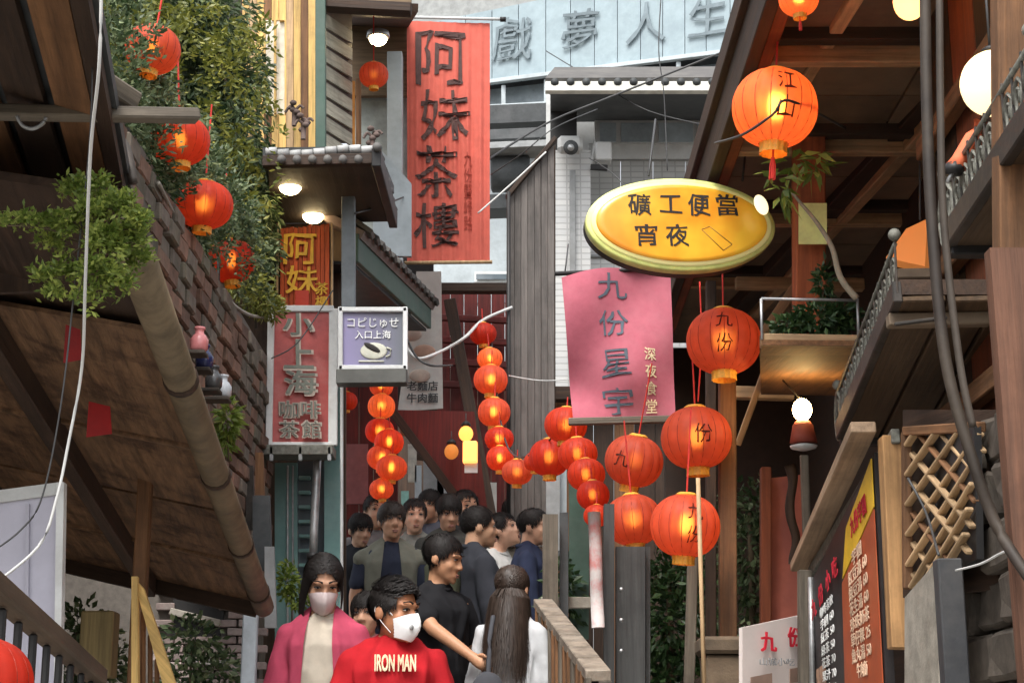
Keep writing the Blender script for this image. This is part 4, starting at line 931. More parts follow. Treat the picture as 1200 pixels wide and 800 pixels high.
LD = lantern_mat('unlit_lantern_cloth', (.62, .045, .022), (1, .05, .02), .02)
BULBS = {k: emit('warm_bulb_%s' % n_, (1, .60, .22), v) for k, n_, v in ((0, 'low', 1.2), (1, 'mid', 4.5), (2, 'high', 10), (3, 'strong', 30))}
TASS = mat('red_tassel', (.55, .04, .03), rough=.8)
RIB = mat('lantern_rib', (.30, .03, .015), rough=.6)
def lprof(t):       # t: polar angle 0..pi -> radius, z (unit diameter)
    r = .5*abs(math.sin(t))**.82; z = .43*math.cos(t)
    return max(r, .13), z
NL = 16
b = bmesh.new(); rings = []
for i in range(21):
    t = .28 + (PI-.56)*i/20; r, z = lprof(t); ring = []
    for k in range(NL*4):
        a = 2*PI*k/(NL*4); lobe = 1 - .045*math.sin(t)*(1-abs(math.sin(a*NL/2)))**2
        ring.append(b.verts.new((r*lobe*math.cos(a), r*lobe*math.sin(a), z)))
    rings.append(ring)
for i in range(20):
    for k in range(NL*4): b.faces.new((rings[i+1][k], rings[i+1][(k+1) % (NL*4)], rings[i][(k+1) % (NL*4)], rings[i][k]))
SHELL = bpy.data.meshes.new('shell'); b.to_mesh(SHELL); b.free()
for p in SHELL.polygons: p.use_smooth = True
SHELLS = {}
for key, m in (('red', LR), ('faded', LF), ('scarlet', LS), ('orange', LO), ('dull', LD)):
    s = SHELL.copy(); s.materials.append(m); SHELLS[key] = s
b = bmesh.new()
for k in range(NL):
    a = 2*PI*k/NL
    tube_bm([(lprof(t)[0]*.962*math.cos(a), lprof(t)[0]*.962*math.sin(a), lprof(t)[1]) for t in [.28+(PI-.56)*i/10 for i in range(11)]], .0055, b, 4)
RIBS = bpy.data.meshes.new('rib_frame'); b.to_mesh(RIBS); b.free(); RIBS.materials.append(RIB)
CAPT = bpy.data.meshes.new('top_cap'); b = lathe_bm([(.12, .395), (.155, .40), (.16, .43), (.12, .455), (.11, .46)], 24); b.to_mesh(CAPT); b.free(); CAPT.materials.append(GOLD)
b = bmesh.new(); rg0 = []
for (r, z) in ((.15, -.40), (.165, -.42), (.155, -.46), (.16, -.53)):
    rg0.append([b.verts.new((r*(1+.05*math.cos(k*12*2*PI/48))*math.cos(2*PI*k/48), r*(1+.05*math.cos(k*12*2*PI/48))*math.sin(2*PI*k/48), z)) for k in range(48)])
for i in range(3):
    for k in range(48): b.faces.new((rg0[i][k], rg0[i][(k+1) % 48], rg0[i+1][(k+1) % 48], rg0[i+1][k]))
CAPB = bpy.data.meshes.new('bottom_frill'); b.to_mesh(CAPB); b.free(); CAPB.materials.append(GOLD)
for p in CAPB.polygons: p.use_smooth = True
b = ball_bm((0, 0, .02), (.075, .075, .11), None, 14, 10); BM_ = {}
for k in BULBS:
    BM_[k] = bpy.data.meshes.new('bulb'); b.to_mesh(BM_[k]); BM_[k].materials.append(BULBS[k])
b.free()
b = bmesh.new(); tube_bm([(0, 0, -.42), (0, 0, -.58)], .012, b, 6)
for k in range(9):
    a = k*2.4; tube_bm([(.012*math.cos(a), .012*math.sin(a), -.57), (.03*math.cos(a), .03*math.sin(a), -.66), (.034*math.cos(a), .034*math.sin(a), -.82)], .009, b, 4)
TASM = bpy.data.meshes.new('tassel'); b.to_mesh(TASM); b.free(); TASM.materials.append(TASS)
LINK = mat('lantern_ink', (.10, .018, .010), rough=.8, var=.5, scale=12, bump=0)
def wrap_text(body, h, z0, seed):
    me = text_mesh(body, None, h, off=.0, warp=.07, seed=seed)
    bm = bmesh.new(); bm.from_mesh(me); bpy.data.meshes.remove(me)
    ee = [e for e in bm.edges if e.calc_length() > .04]
    bmesh.ops.subdivide_edges(bm, edges=ee, cuts=2)
    me = bpy.data.meshes.new('lettering')
    for v in bm.verts:
        z = v.co.y + z0; t = math.acos(max(-1, min(1, z/.43))); r = lprof(t)[0] + .006
        a = -PI/2 + v.co.x/max(r, .2)
        v.co = (r*math.cos(a), r*math.sin(a), z)
    bm.to_mesh(me); bm.free(); me.materials.append(LINK)
    return me
LETT = {}
def lantern(px, py, r, d, label, kind='red', words=None, tassel=False, power=1.0, rot=None, cord=.35, group=None, tilt=0, cap=True):
    c = P(px, py, d); D = 2*r*S(d)
    rot = random.uniform(-.5, .5) if rot is None else rot
    tilt = tilt or random.uniform(-.09, .09)
    if kind == 'red': kind = random.choice(('red', 'red', 'faded', 'scarlet'))
    t = bpy.data.objects.new('paper_lantern', None); t.empty_display_size = .1
    link(t, None, Matrix.Translation(c) @ Matrix.Rotation(rot, 4, 'Z') @ Matrix.Rotation(tilt, 4, 'Y') @ Matrix.Rotation(random.uniform(-.07, .07), 4, 'X') @ Matrix.Diagonal((D, D, D*random.uniform(.94, 1.07), 1)))
    tag(t, label, 'lantern', group)
    def add(nm, me):
        o = bpy.data.objects.new(nm, me); link(o, t, WM[t.name]); return o
    add('shell', SHELLS[kind]); add('rib_frame', RIBS); add('bottom_frill', CAPB)
    if cap: add('top_cap', CAPT)
    if tassel: add('tassel', TASM)
    if words:
        for i, wd in enumerate(words):
            key = (wd, i, len(words))
            if key not in LETT: LETT[key] = wrap_text(wd, .22 if len(words) > 1 else .26, (.17-.31*i) if len(words) > 1 else 0, i)
            add('lettering', LETT[key])
    cm = bpy.data.meshes.new('cord'); b = tube_bm([(0, 0, .45), (0, 0, .45+cord/D)], .004/D, None, 5); b.to_mesh(cm); b.free(); cm.materials.append(TASS)
    add('cord', cm)
    if kind != 'dull':
        add('bulb', BM_[0 if power < .4 else (1 if power < .8 else (2 if power < 1.2 else 3))])
    return t
G_L = 'lanterns along the planted left wall'; G_R = 'large lanterns on the right'; G_A = 'left lantern string above the crowd'; G_B = 'middle lantern string by the boarded partition'; G_C = 'curving lantern chain below the pink banner'
lantern(179, 58, 34, 5.9, 'topmost lantern in front of the climbing vine at upper left', 'red', group=G_L, power=.5, tilt=.1)
lantern(211, 165, 36, 6.3, 'lantern partly hidden behind the grey cross beam on the left', 'red', group=G_L, power=.5)
lantern(239, 240, 35, 6.8, 'lantern third down along the planted left wall', 'red', group=G_L, power=.6)
lantern(271, 306, 29, 7.7, 'lowest lantern of the left wall, half sunk in yellow-green shrub', 'red', group=G_L, power=.5)
lantern(438, 88, 18, 10.4, 'small red lantern under the lit porch left of the red banner', 'red', power=.3)
lantern(-27, 800, 62, 2.35, 'red lantern cut off by the lower left corner', 'red', power=.25, cord=.03)
lantern(406, 470, 13, 10.6, 'pale red lantern peeking out right of the framed red sign', 'dull')
A_ = ((447, 452, 14, 11.7), (447, 476, 16, 11.6), (445, 505, 17, 11.5), (456, 518, 17, 11.4), (447, 536, 17, 11.4), (459, 548, 18, 11.3), (447, 573, 14, 11.3))
AL = ('topmost', 'second from the top', 'third from the top', 'fourth from the top', 'fifth from the top', 'sixth from the top', 'lowest')
for (a, l) in zip(A_, AL): lantern(*a, f'{l} lantern of the string below the violet sign', 'orange' if l == 'second from the top' else 'red', group=G_A, power=.9, cord=.08)
B_ = ((566, 391, 16, 11.2), (574, 420, 15, 11.1), (575, 445, 20, 11.0), (579, 483, 19, 10.9), (585, 514, 17, 10.8), (586, 537, 16, 10.7))
BL = ('topmost, unlit', 'second from the top', 'third from the top', 'fourth from the top', 'fifth from the top', 'lowest')
for (a, l) in zip(B_, BL): lantern(*a, f'{l} lantern of the string left of the boarded partition', 'dull' if 'unlit' in l else ('orange' if 'second' in l else 'red'), group=G_B, power=.9, cord=.1)
C_ = ((606, 553, 18, 10.4), (627, 541, 13, 10.2), (644, 536, 24, 9.8), (663, 498, 25, 9.2), (677, 532, 23, 9.0), (687, 556, 22, 8.8), (695, 580, 19, 8.6), (699, 604, 15, 8.5))
CL = ('lowest lantern at the bend', 'small second lantern from the bend', 'third lantern from the bend', 'highest lantern just under the pink banner edge', 'fifth lantern from the bend', 'sixth lantern from the bend', 'seventh lantern from the bend', 'last lantern above the rolled banner')
for (a, l) in zip(C_, CL): lantern(*a, f'{l} of the curving chain', 'red', group=G_C, power=.7, cord=.06)
lantern(908, 127, 52, 5.7, 'big orange glowing lantern with tassel left of the red post', 'orange', ('江', '山'), True, 1.5, rot=.15, group=G_R, cord=.3)
lantern(936, -2, 25, 5.15, 'small golden lantern cut by the top edge above the big orange one', 'orange', None, True, 1.3, group=G_R)
lantern(848, 400, 44, 7.4, 'red lantern with characters at the right end of the oval sign', 'red', ('九', '份'), False, .45, rot=-.1, group=G_R, cord=.3)
lantern(816, 513, 41, 7.5, 'red lantern with lit centre right of the pink banner foot', 'red', ('份',), False, .7, rot=.1, group=G_R, cord=.3)
lantern(743, 540, 34, 8.2, 'dull red tilted lantern just below the pink banner', 'red', ('九',), False, .12, rot=-.5, group=G_R, tilt=.25)
lantern(742, 609, 33, 8.0, 'red lantern at the left of the lowest pair', 'red', None, False, .6, rot=.3, group=G_R)
lantern(803, 616, 40, 7.3, 'big red lantern at the right of the lowest pair', 'red', ('九', '份'), False, .8, rot=.2, group=G_R)
# two little drum lamps
for (px, py, d, l) in ((546, 508, 11.6, 'small amber pendant lamp left of the middle lantern string'), (529, 529, 11.8, 'dim amber pendant lamp in front of the maroon flank')):
    t = thing('pendant_lamp', l, 'lamp', P(px, py, d))
    bm_obj('shade', ball_bm((0, 0, 0), (.05, .05, .055), None, 16, 10), lantern_mat('amber_glass', (.8, .4, .1), (1, .42, .1), .7 if px == 546 else .12), t, Matrix.Translation(P(px, py, d)), True)
    tube('cord', [P(px, py-8, d), P(px, py-24, d)], .004, WIRE_D, t, 5)
    bm_obj('cap', lathe_bm([(.035, 0), (.03, .02), (.012, .035)], 12), BLACK, t, Matrix.Translation(P(px, py-9, d)), True)
t = thing('paper_tag_lamp', 'square amber paper lamp with white tag beside the middle string', 'lamp', P(552, 533, 11.5))
bm_obj('shade', box_bm(.10, .09, .15, .01), lantern_mat('amber_paper', (.85, .5, .2), (1, .45, .14), .6), t, Matrix.Translation(P(551, 530, 11.5)))
bm_obj('tag', box_bm(.09, .01, .07, .002), WHITE, t, Matrix.Translation(P(552, 548, 11.5)))

# ------------------------------------------------------------------ lamps
WARM = emit('lamp_glass', (1, .76, .40), 14)
for (px, py, d, l, e) in ((443, 46, 10.9, 'lit ceiling lamp under the tea house porch', 16), (340, 219, 9.05, 'lit round downlight nearest the vines under the small eave', 7), (367, 253, 9.6, 'lit round downlight above the orange slatted sign', 7)):
    c = P(px, py, d); t = thing('ceiling_lamp', l, 'lamp', c)
    bm_obj('globe', ball_bm((0, 0, 0), (.062, .062, .045), None, 18, 10), WARM, t, Matrix.Translation(c), True)
    bm_obj('rim', lathe_bm([(.075, .01), (.08, .02), (.075, .05), (.05, .06)], 20), STEEL, t, Matrix.Translation(c), True)
c = P(940, 480, 7.3); t = thing('bulb_lamp', 'glaring bare bulb over a red-brown shade below the flower box', 'lamp', c - Z*.1)
bm_obj('bulb', ball_bm((0, 0, 0), (.042, .042, .05), None, 18, 12), emit('bright_bulb', (1, .64, .24), 30), t, Matrix.Translation(c), True)
bm_obj('shade', lathe_bm([(.035, -.15), (.06, -.145), (.055, -.12), (.045, -.07), (.03, -.05)], 20), mat('rust_shade', (.24, .05, .03), rough=.6), t, Matrix.Translation(c), True)
bm_obj('saucer', lathe_bm([(.02, -.18), (.055, -.17), (.06, -.16), (.03, -.152)], 18), WHITE, t, Matrix.Translation(c), True)
tube('wire', [c + Vector((-.01, 0, .055)), P(912, 440, 7.5)], .004, WIRE_D, t, 5)
beam('stem', c - Z*.2, P(946, 640, 7.4), .035, .03, W_GREY, t)
c = P(1163, 98, 4.2); t = thing('round_paper_lamp', 'glowing cream round paper lamp half hidden by the near right post', 'lamp', c)
bm_obj('shade', ball_bm((0, 0, 0), (.084, .084, .088), None, 24, 16), emit('paper_lamp', (1, .74, .38), .8), t, Matrix.Translation(c), True)
bm_obj('cap', lathe_bm([(.02, 0), (.024, .01), (.01, .02)], 12), BLACK, t, Matrix.Translation(c + Z*.085), True)
tube('hanger', [c + Z*.09, c + Z*.34], .004, WIRE_D, t, 5)
c = P(1066, 2, 5.25); t = thing('amber_globe_lamp', 'amber globe lamp cut by the top edge near the joists', 'lamp', c)
bm_obj('shade', ball_bm((0, 0, 0), (.055, .055, .065), None, 18, 12), emit('amber_globe', (1, .46, .14), 1.6), t, Matrix.Translation(c), True)
tube('hanger', [c + Z*.06, c + Z*.18], .005, WIRE_D, t, 5)
c = P(1072, 292, 6.2); t = thing('amber_cone_lamp', 'orange pyramid lampshade hanging behind the black hose', 'lamp', c)
panel('shade', [P(1038, 302, 6.0), P(1084, 312, 5.9), P(1084, 252, 5.95), P(1062, 268, 6.0)], .05, emit('amber_shade', (.8, .26, .06), .16), t)
tube('hanger', [P(1078, 258, 6.0), P(1078, 190, 6.1)], .004, WIRE_D, t, 5)
um = thing('folded_umbrella', 'folded orange-red parasol leaning below the round paper lamp', 'umbrella', P(1115, 205, 4.2))
tube('canopy', [P(1146, 142, 4.2), P(1138, 160, 4.2), P(1124, 188, 4.2), P(1118, 198, 4.2)], .012, mat('orange_red_cloth', (.62, .14, .06)), um, 10, .026)
tube('shaft', [P(1119, 196, 4.2), P(1110, 214, 4.2)], .006, STEEL, um, 6)
bm_obj('ferrule', lathe_bm([(.024, -.014), (.027, 0), (.022, .014)], 12), BLACK, um, Matrix.Translation(P(1118, 198, 4.2)), True)

# ------------------------------------------------------------------ SIGNS
def cloth_sheet(fn, nu, nv, thick=.004):
    b = bmesh.new(); g = [[b.verts.new(fn(u/nu, v/nv)) for u in range(nu+1)] for v in range(nv+1)]
    for v in range(nv):
        for u in range(nu): b.faces.new((g[v][u], g[v][u+1], g[v+1][u+1], g[v+1][u]))
    return b
def text_on(body, fn, uc, vc, hu, hv, m, parent, lift=.008, **k):
    me = text_mesh(body, 1, 1, depth=.001, **k); b = bmesh.new(); b.from_mesh(me); bpy.data.meshes.remove(me)
    for _ in range(3):
        ee = [e for e in b.edges if e.calc_length() > .045]
        if ee: bmesh.ops.subdivide_edges(b, edges=ee, cuts=1)
    for v in b.verts:
        u_, v_ = uc + v.co.x*hu, vc + v.co.y*hv
        p = fn(u_, v_); e = .004
        n_ = (fn(u_+e, v_)-p).cross(fn(u_, v_+e)-p).normalized()
        if n_.y > 0: n_ = -n_
        v.co = p + n_*(lift + v.co.z)
    return bm_obj('lettering', b, m, parent)
# tall red banner
d = 11.8
def red_fn(u, v):
    p = P(477+97*u, 306-280*v, d); a = .006+.004*math.sin(v*3)
    w_ = math.sin(u*2*PI*6.5 + .5*math.sin(v*4)) + .5*math.sin(u*2*PI*13+1)
    return p + Y*(a*w_*min(1, .35+1.2*(1-v)) + .02*math.sin(v*5+u*3))
rbn = thing('red_banner', 'tall red cloth banner with dark vertical characters hanging over the alley', 'banner', P(525, 308, d))
bm_obj('cloth', cloth_sheet(red_fn, 110, 90), REDCLOTH, rbn, None, True)
for i, (ch, py, h) in enumerate((('阿', 70, 64), ('妹', 136, 58), ('茶', 203, 60), ('樓', 263, 52))):
    u = .42 if i == 0 else (.45 if i == 1 else .36)
    text_on(ch, red_fn, u, (306-py)/280, .60 if i < 2 else .52, h/280, INK_G, rbn, lift=.008, warp=.06, seed=i, off=.002)
text_on('九\n份\n豎\n崎\n路', red_fn, .74, (306-225)/280, .10, 90/280, mat('red_brown_ink', (.36, .05, .03)), rbn, lift=.005, off=.0)
tube('top_rod', [P(462, 20, d), P(592, 23, d)], .012, WHITE, rbn, 8)
tube('rod_end', [P(586, 23, d), P(593, 23, d)], .02, BLACK, rbn, 8)
tube('bottom_rod', [P(474, 308, d), P(577, 307, d)], .014, W_LIGHT, rbn, 8)
beam('hanger_bracket', P(462, 20, d), P(455, 20, d)+Y*.3, .02, .02, BLACK, rbn)
# pink banner
d2 = 8.3
def pink_fn(u, v):
    a, b_ = P(658+14*(1-v)*.9, 326, d2), P(786+6*(1-v), 318, d2)
    top = P(658+128*u, 326-10*math.sin(u*PI) - 5*u, d2); bot = P(672+120*u, 492-3*u, d2)
    p = bot.lerp(top, v)
    return p + Y*(.026*math.sin(u*5+v*4+.6) + .020*math.sin(v*7-u*6) + .035*math.exp(-((v-.25+u*.35)*6)**2))
pbn = thing('pink_banner', 'pink cloth banner with dark characters and wooden foot bar below the oval sign', 'banner', P(728, 495, d2))
bm_obj('cloth', cloth_sheet(pink_fn, 60, 70), PINKCLOTH, pbn, None, True)
for i, (ch, uc, py) in enumerate((('九', .45, 343), ('份', .44, 385), ('星', .45, 430), ('宇', .45, 472))):
    text_on(ch, pink_fn, uc, (492-py)/170, .27, .17, INK_B, pbn, lift=.0035, warp=.07, seed=i+3, off=.002)
for i, ch in enumerate('深夜食堂'):
    text_on(ch, pink_fn, .77, (492-(421+i*19))/170, .105, .085, mat('pale_gold_ink', (.72, .60, .38)) if i == 0 else bpy.data.materials['pale_gold_ink'], pbn, lift=.0035, off=.01)
beam('foot_bar', P(666, 494, d2), P(790, 491, d2), .035, .035, W_GREY, pbn, Y)
tube('head_rod', [P(650, 321, d2+.02), P(796, 313, d2+.02)], .012, BLACK, pbn, 8)
for px in (662, 788): tube('cord', [P(px, 320, d2+.02), P(px+4, 286, d2+.1)], .004, WIRE_D, pbn, 5)
# oval sign
d3 = 7.0
ov = thing('oval_sign', 'glowing yellow oval light-box sign with dark characters', 'sign', P(800, 325, d3))
oc = P(799, 262, d3); W2, H2 = 113*S(d3), 56*S(d3); tl = .03
OM = frame(oc, Vector((math.cos(.12), math.sin(.12), .01)), Vector((0, .06, 1)))
def oval(name, a, b_, z0, z1, m, dome=0, parent=ov):
    b = bmesh.new(); n_ = 72; rr = [(1.0, z0), (1.0, z1-.006), (.99, z1)] + [(k, z1+dome*(1-k*k)) for k in (.9, .7, .5, .3, .1)]
    rings = [[b.verts.new((a*k*math.cos(2*PI*i/n_), b_*k*math.sin(2*PI*i/n_), z)) for i in range(n_)] for k, z in rr]
    for j in range(len(rings)-1):
        for i in range(n_): b.faces.new((rings[j][i], rings[j][(i+1) % n_], rings[j+1][(i+1) % n_], rings[j+1][i]))
    b.faces.new(rings[-1]); b.faces.new(rings[0][::-1])
    return bm_obj(name, b, m, parent, OM, True)
def glow_mat(name, c1, c2, es, sc=2.0):
    m, n, b = new_mat(name); L = n.links; N = n.nodes.new
    tc = N('ShaderNodeTexCoord'); no = N('ShaderNodeTexNoise'); no.inputs['Scale'].default_value = sc; no.inputs['Detail'].default_value = 3
    L.new(tc.outputs['Object'], no.inputs['Vector']); cr = N('ShaderNodeValToRGB')
    cr.color_ramp.elements[0].position = .35; cr.color_ramp.elements[1].position = .65
    cr.color_ramp.elements[0].color = (*c1, 1); cr.color_ramp.elements[1].color = (*c2, 1)
    L.new(no.outputs[0], cr.inputs[0]); L.new(cr.outputs[0], b.inputs['Base Color']); L.new(cr.outputs[0], b.inputs['Emission Color'])
    b.inputs['Emission Strength'].default_value = es; b.inputs['Roughness'].default_value = .25
    return m
oval('back_box', W2*1.012, H2*1.04, -.11, -.05, BLACK)
oval('rim', W2*1.02, H2*1.05, -.055, -.004, mat('lime_rim', (.62, .66, .22), rough=.35))
oval('rim_band', W2*.975, H2*.96, -.004, .004, glow_mat('pale_yellow_glow', (.80, .78, .28), (.80, .72, .32), .06))
oval('face', W2*.92, H2*.87, .002, .012, glow_mat('amber_face', (.62, .22, .015), (.66, .36, .03), .12, 5.0), .0)
for (ch, px, py) in (('礦', 748, 240), ('工', 786, 239), ('便', 820, 239), ('當', 855, 238), ('宵', 755, 279), ('夜', 792, 278)):
    x_ = (px-799)*S(d3); y_ = (262-py)*S(d3) + 0
    text(ch, INK, ov, OM @ Matrix.Translation((x_, y_, .0125)), w=27*S(d3), h=(27 if ch != '工' else 22)*S(d3), off=.014, warp=.06, depth=.002)
for (a, b_) in (((822, 270), (847, 296)), ((832, 266), (858, 288)), ((822, 270), (832, 266)), ((847, 296), (858, 288))):
    p0 = OM @ Vector(((a[0]-799)*S(d3), (262-a[1])*S(d3), .012)); p1 = OM @ Vector(((b_[0]-799)*S(d3), (262-b_[1])*S(d3), .012))
    tube('chopstick_drawing', [p0, p1], .002, mat('brown_line', (.36, .18, .03)) if a == (822, 270) and b_ == (847, 296) else bpy.data.materials['brown_line'], ov, 5)
for (px, py, h) in ((760, 200, 60), (870, 206, 70)):
    tube('hanging_wire', [P(px, py+6, d3+.05), P(px+8, py-h, d3+.4)], .005, WIRE_D, ov, 5)
# white glare on the oval sign's right end, made as a glowing patch
c = P(892, 240, 6.93); t = thing('glare_patch', 'small glowing patch standing in for white glare at the right end of the oval sign', 'lamp', c)
bm_obj('lens', ball_bm((0, 0, 0), (.028, .012, .047), None, 16, 10), emit('glare_glow', (1, .85, .5), .6), t, Matrix.Translation(c) @ Matrix.Rotation(-.35, 4, 'Y'), True)  # flattened glare shape with its own emission, not a real lens
tube('arm', [c + Y*.03, c + Vector((.05, .14, .05))], .007, BLACK, t, 6)  # added stub behind the glare patch, carries no lamp
# orange slatted sign
d4 = 9.45
os_ = thing('orange_slat_sign', 'orange slatted sign with yellow characters under the downlights', 'sign', P(357, 362, d4))
OSM = wood('orange_slats', (.50, .095, .035))
for i in range(11):
    a = 328.5 + i*5.25
    panel('slat', [P(a, 366, d4 - .004*(i % 2)), P(a+4.6, 366, d4), P(a+4.6, 267-i*.5+random.uniform(-2, 2), d4), P(a, 268-i*.5, d4)], .02, OSM, os_)
panel('backing', [P(327, 366, d4+.03), P(387, 366, d4+.03), P(387, 272, d4+.03), P(327, 272, d4+.03)], .01, W_DARK, os_)
text('阿', INK_Y, os_, frame(P(352, 292, d4-.012), X, Z), w=38*S(d4), h=38*S(d4), off=.012, warp=.05)
text('妹', INK_Y, os_, frame(P(354, 328, d4-.012), X, Z), w=38*S(d4), h=34*S(d4), off=.012, warp=.05)
text('茶', INK_Y, os_, frame(P(377, 338, d4-.012), X, Z), w=15*S(d4), h=15*S(d4), off=.02, warp=.05)
text('樓', INK_Y, os_, frame(P(377, 354, d4-.012), X, Z), w=15*S(d4), h=15*S(d4), off=.02, warp=.05)
panel('red_plaque', [P(346, 366, d4-.03), P(362, 366, d4-.03), P(362, 340, d4-.03), P(346, 340, d4-.03)], .01, RED_P, os_)
for px in (325, 389): beam('side_rail', P(px, 370, d4), P(px, 262, d4), .012, .03, W_LIGHT, os_)
# framed red sign
d5 = 9.1
fr = thing('framed_red_sign', 'tall dusty red sign in a white frame on a metal shelf', 'sign', P(353, 530, d5))
c0 = [P(315, 522, d5), P(390, 522, d5+.1), P(391, 362, d5+.1), P(318, 362, d5)]
panel('face', [c0[0] + Y*.005, c0[1] + Y*.005, c0[2] + Y*.005, c0[3] + Y*.005], .08, mat('dusty_red', (.46, .095, .085), rough=.45, stain=(.55, .19, .17), stain_scale=5, stain_amt=.6), fr)
for a, b_ in ((0, 1), (1, 2), (2, 3), (3, 0)):
    beam('frame_bar', c0[a], c0[b_], .03, .036 if a != 1 else .05, WHITE, fr, Y)
rr_ = (c0[1]-c0[0]).normalized()
GI = mat('grey_green_ink', (.16, .17, .14), rough=.6); GW = mat('pale_outline', (.44, .36, .30), rough=.6)
for (s, px, py, w_, h_) in (('小', 349, 380, 34, 26), ('上', 350, 415, 34, 34), ('海', 352, 448, 36, 28)):
    text(s, GW, fr, frame(P(px+1, py+1, d5+.03) - Y*.003, rr_, Z), w=w_*S(d5)*1.06, h=h_*S(d5)*1.06, off=.045)
    text(s, GI, fr, frame(P(px, py, d5+.03) - Y*.007, rr_, Z), w=w_*S(d5), h=h_*S(d5), off=.02)
for (s, px, py) in (('咖', 339, 480), ('啡', 364, 480), ('茶', 339, 503), ('館', 365, 503)):
    text(s, GW, fr, frame(P(px, py, d5+.03) - Y*.003, rr_, Z), w=23*S(d5), h=21*S(d5), off=.045)
    text(s, GI, fr, frame(P(px, py, d5+.03) - Y*.007, rr_, Z), w=21*S(d5), h=19*S(d5), off=.0)
beam('shelf', P(286, 530, d5), P(392, 530, d5), .18, .055, IRON_G, fr, Y)
for px in (290, 318, 352, 386): beam('shelf_bracket', P(px, 523, d5-.08), P(px, 540, d5-.08), .02, .02, GREY, fr)
# violet light box
d6 = 8.95
vb = thing('violet_light_box', 'violet light-box sign with white lettering and coffee cup drawing', 'sign', P(437, 452, d6))
m, n, b = new_mat('violet_face'); N = n.nodes.new
tc = N('ShaderNodeTexCoord'); sx = N('ShaderNodeSeparateXYZ'); cr = N('ShaderNodeValToRGB'); mr = N('ShaderNodeMapRange')
mr.inputs[1].default_value = 0; mr.inputs[2].default_value = .35
n.links.new(tc.outputs['Object'], sx.inputs[0]); n.links.new(sx.outputs[0], mr.inputs[0]); n.links.new(mr.outputs[0], cr.inputs[0]); n.links.new(cr.outputs[0], b.inputs['Base Color'])
cr.color_ramp.elements[0].color = (.23, .20, .36, 1); cr.color_ramp.elements[1].color = (.10, .11, .12, 1); b.inputs['Roughness'].default_value = .3
panel('face', [P(399, 429, d6), P(474, 429, d6), P(474, 364, d6), P(399, 364, d6)], .08, m, vb)
for a, b_ in (((397, 431), (477, 431)), ((475, 434), (475, 360)), ((477, 363), (397, 363)), ((399, 360), (399, 434))):
    beam('frame_bar', P(*a, d6-.01), P(*b_, d6-.01), .032, .026, WHITE, vb, Y)
beam('base', P(395, 443, d6+.01), P(477, 442, d6+.01), .10, .08, mat('base_metal', (.10, .10, .09), rough=.5), vb, Y)
text('コピじゅせ', INK_W, vb, frame(P(437, 378, d6-.004), X, Z), w=60*S(d6), h=12*S(d6), off=.0)
text('入口上海', INK_W, vb, frame(P(437, 392, d6-.004), X, Z), w=42*S(d6), h=10*S(d6), off=.0)
b = bmesh.new(); ball_bm((0, 0, 0), (16*S(d6), .006, 10*S(d6)), b, 18, 8)
CUP = mat('cup_cream', (.55, .55, .46)); cu = bm_obj('cup_drawing', b, CUP, vb, Matrix.Translation(P(438, 411, d6-.004)), True)
bm_obj('cup_coffee', ball_bm((0, 0, 0), (11*S(d6), .004, 3.5*S(d6)), None, 16, 6), INK, cu, Matrix.Translation(P(436, 407, d6-.011)) @ Matrix.Rotation(.5, 4, 'Y'), True)
beam('cup_saucer', P(420, 423, d6-.006), P(450, 423, d6-.006), .006, .008, CUP, cu, Y)
tube('cup_handle', [P(453, 407, d6-.006), P(458, 409, d6-.006), P(457, 416, d6-.006), P(452, 418, d6-.006)], .005, CUP, cu, 6)

# ------------------------------------------------------------------ CABLES
def cable(pts, r, m, label, n=6):
    o = tube('cable', smoothpath(pts, n), r, m, None, 6); tag(o, label, 'cable')
cable([P(119, -15, 2.3), P(116, 80, 2.35), P(106, 180, 2.5), P(100, 330, 2.7), P(96, 430, 2.85), P(80, 520, 2.9), P(66, 585, 2.9), P(45, 640, 2.9), P(-15, 690, 2.9)], .0026, WIRE_W, 'long white cable hanging down the left side')
cable([P(108, -15, 3.0), P(106, 150, 3.0), P(88, 330, 3.0), P(72, 470, 3.0), P(50, 580, 3.0), P(25, 620, 3.0), P(-15, 650, 3.0)], .0017, WIRE_D, 'thin dark cable behind the long white one')
cable([P(560, 195, 12), P(640, 145, 12.5), P(720, 112, 12.8), P(850, 60, 13)], .009, WIRE_D, 'dark overhead cable crossing the white tiled house')
cable([P(560, 250, 11.2), P(600, 215, 11.2), P(640, 178, 11.2)], .006, WIRE_W, 'pale cable across the boarded partition top')
cable([P(775, -10, 13), P(772, 60, 13), P(778, 110, 13), P(782, 200, 13)], .005, WIRE_D, 'thin vertical cable in front of the white tiled house')
cable([P(475, 405, 10.8), P(490, 420, 10.8), P(520, 410, 11), P(545, 395, 11), P(566, 375, 11.2), P(600, 360, 11.3)], .011, WIRE_W, 'pale looping cable above the middle lantern string')
cable([P(476, 395, 10.7), P(488, 418, 10.7), P(505, 428, 10.7), P(530, 428, 10.9)], .008, WIRE_D, 'black drooping cable in front of the poster board')
cable([P(838, 168, 6.0), P(870, 158, 5.7), P(905, 135, 5.45), P(925, 118, 5.5), P(990, 150, 6.0)], .005, WIRE_D, 'twisted dark wire crossing the big orange lantern')
cable([P(862, 60, 6.6), P(880, -10, 6.4)], .006, mat('red_rope', (.42, .08, .05)), 'red cord rising left of the big orange lantern')
cable([P(390, 340, 9.0), P(350, 400, 8.95), P(318, 420, 8.9)], .004, WIRE_D, 'dark wire drooping across the framed red sign')
cable([P(664, 480, 9.2), P(640, 520, 9.8), P(606, 535, 10.4), P(588, 500, 10.8), P(576, 400, 11.2)], .006, WIRE_D, 'dark carrier wire of the curving lantern chain')
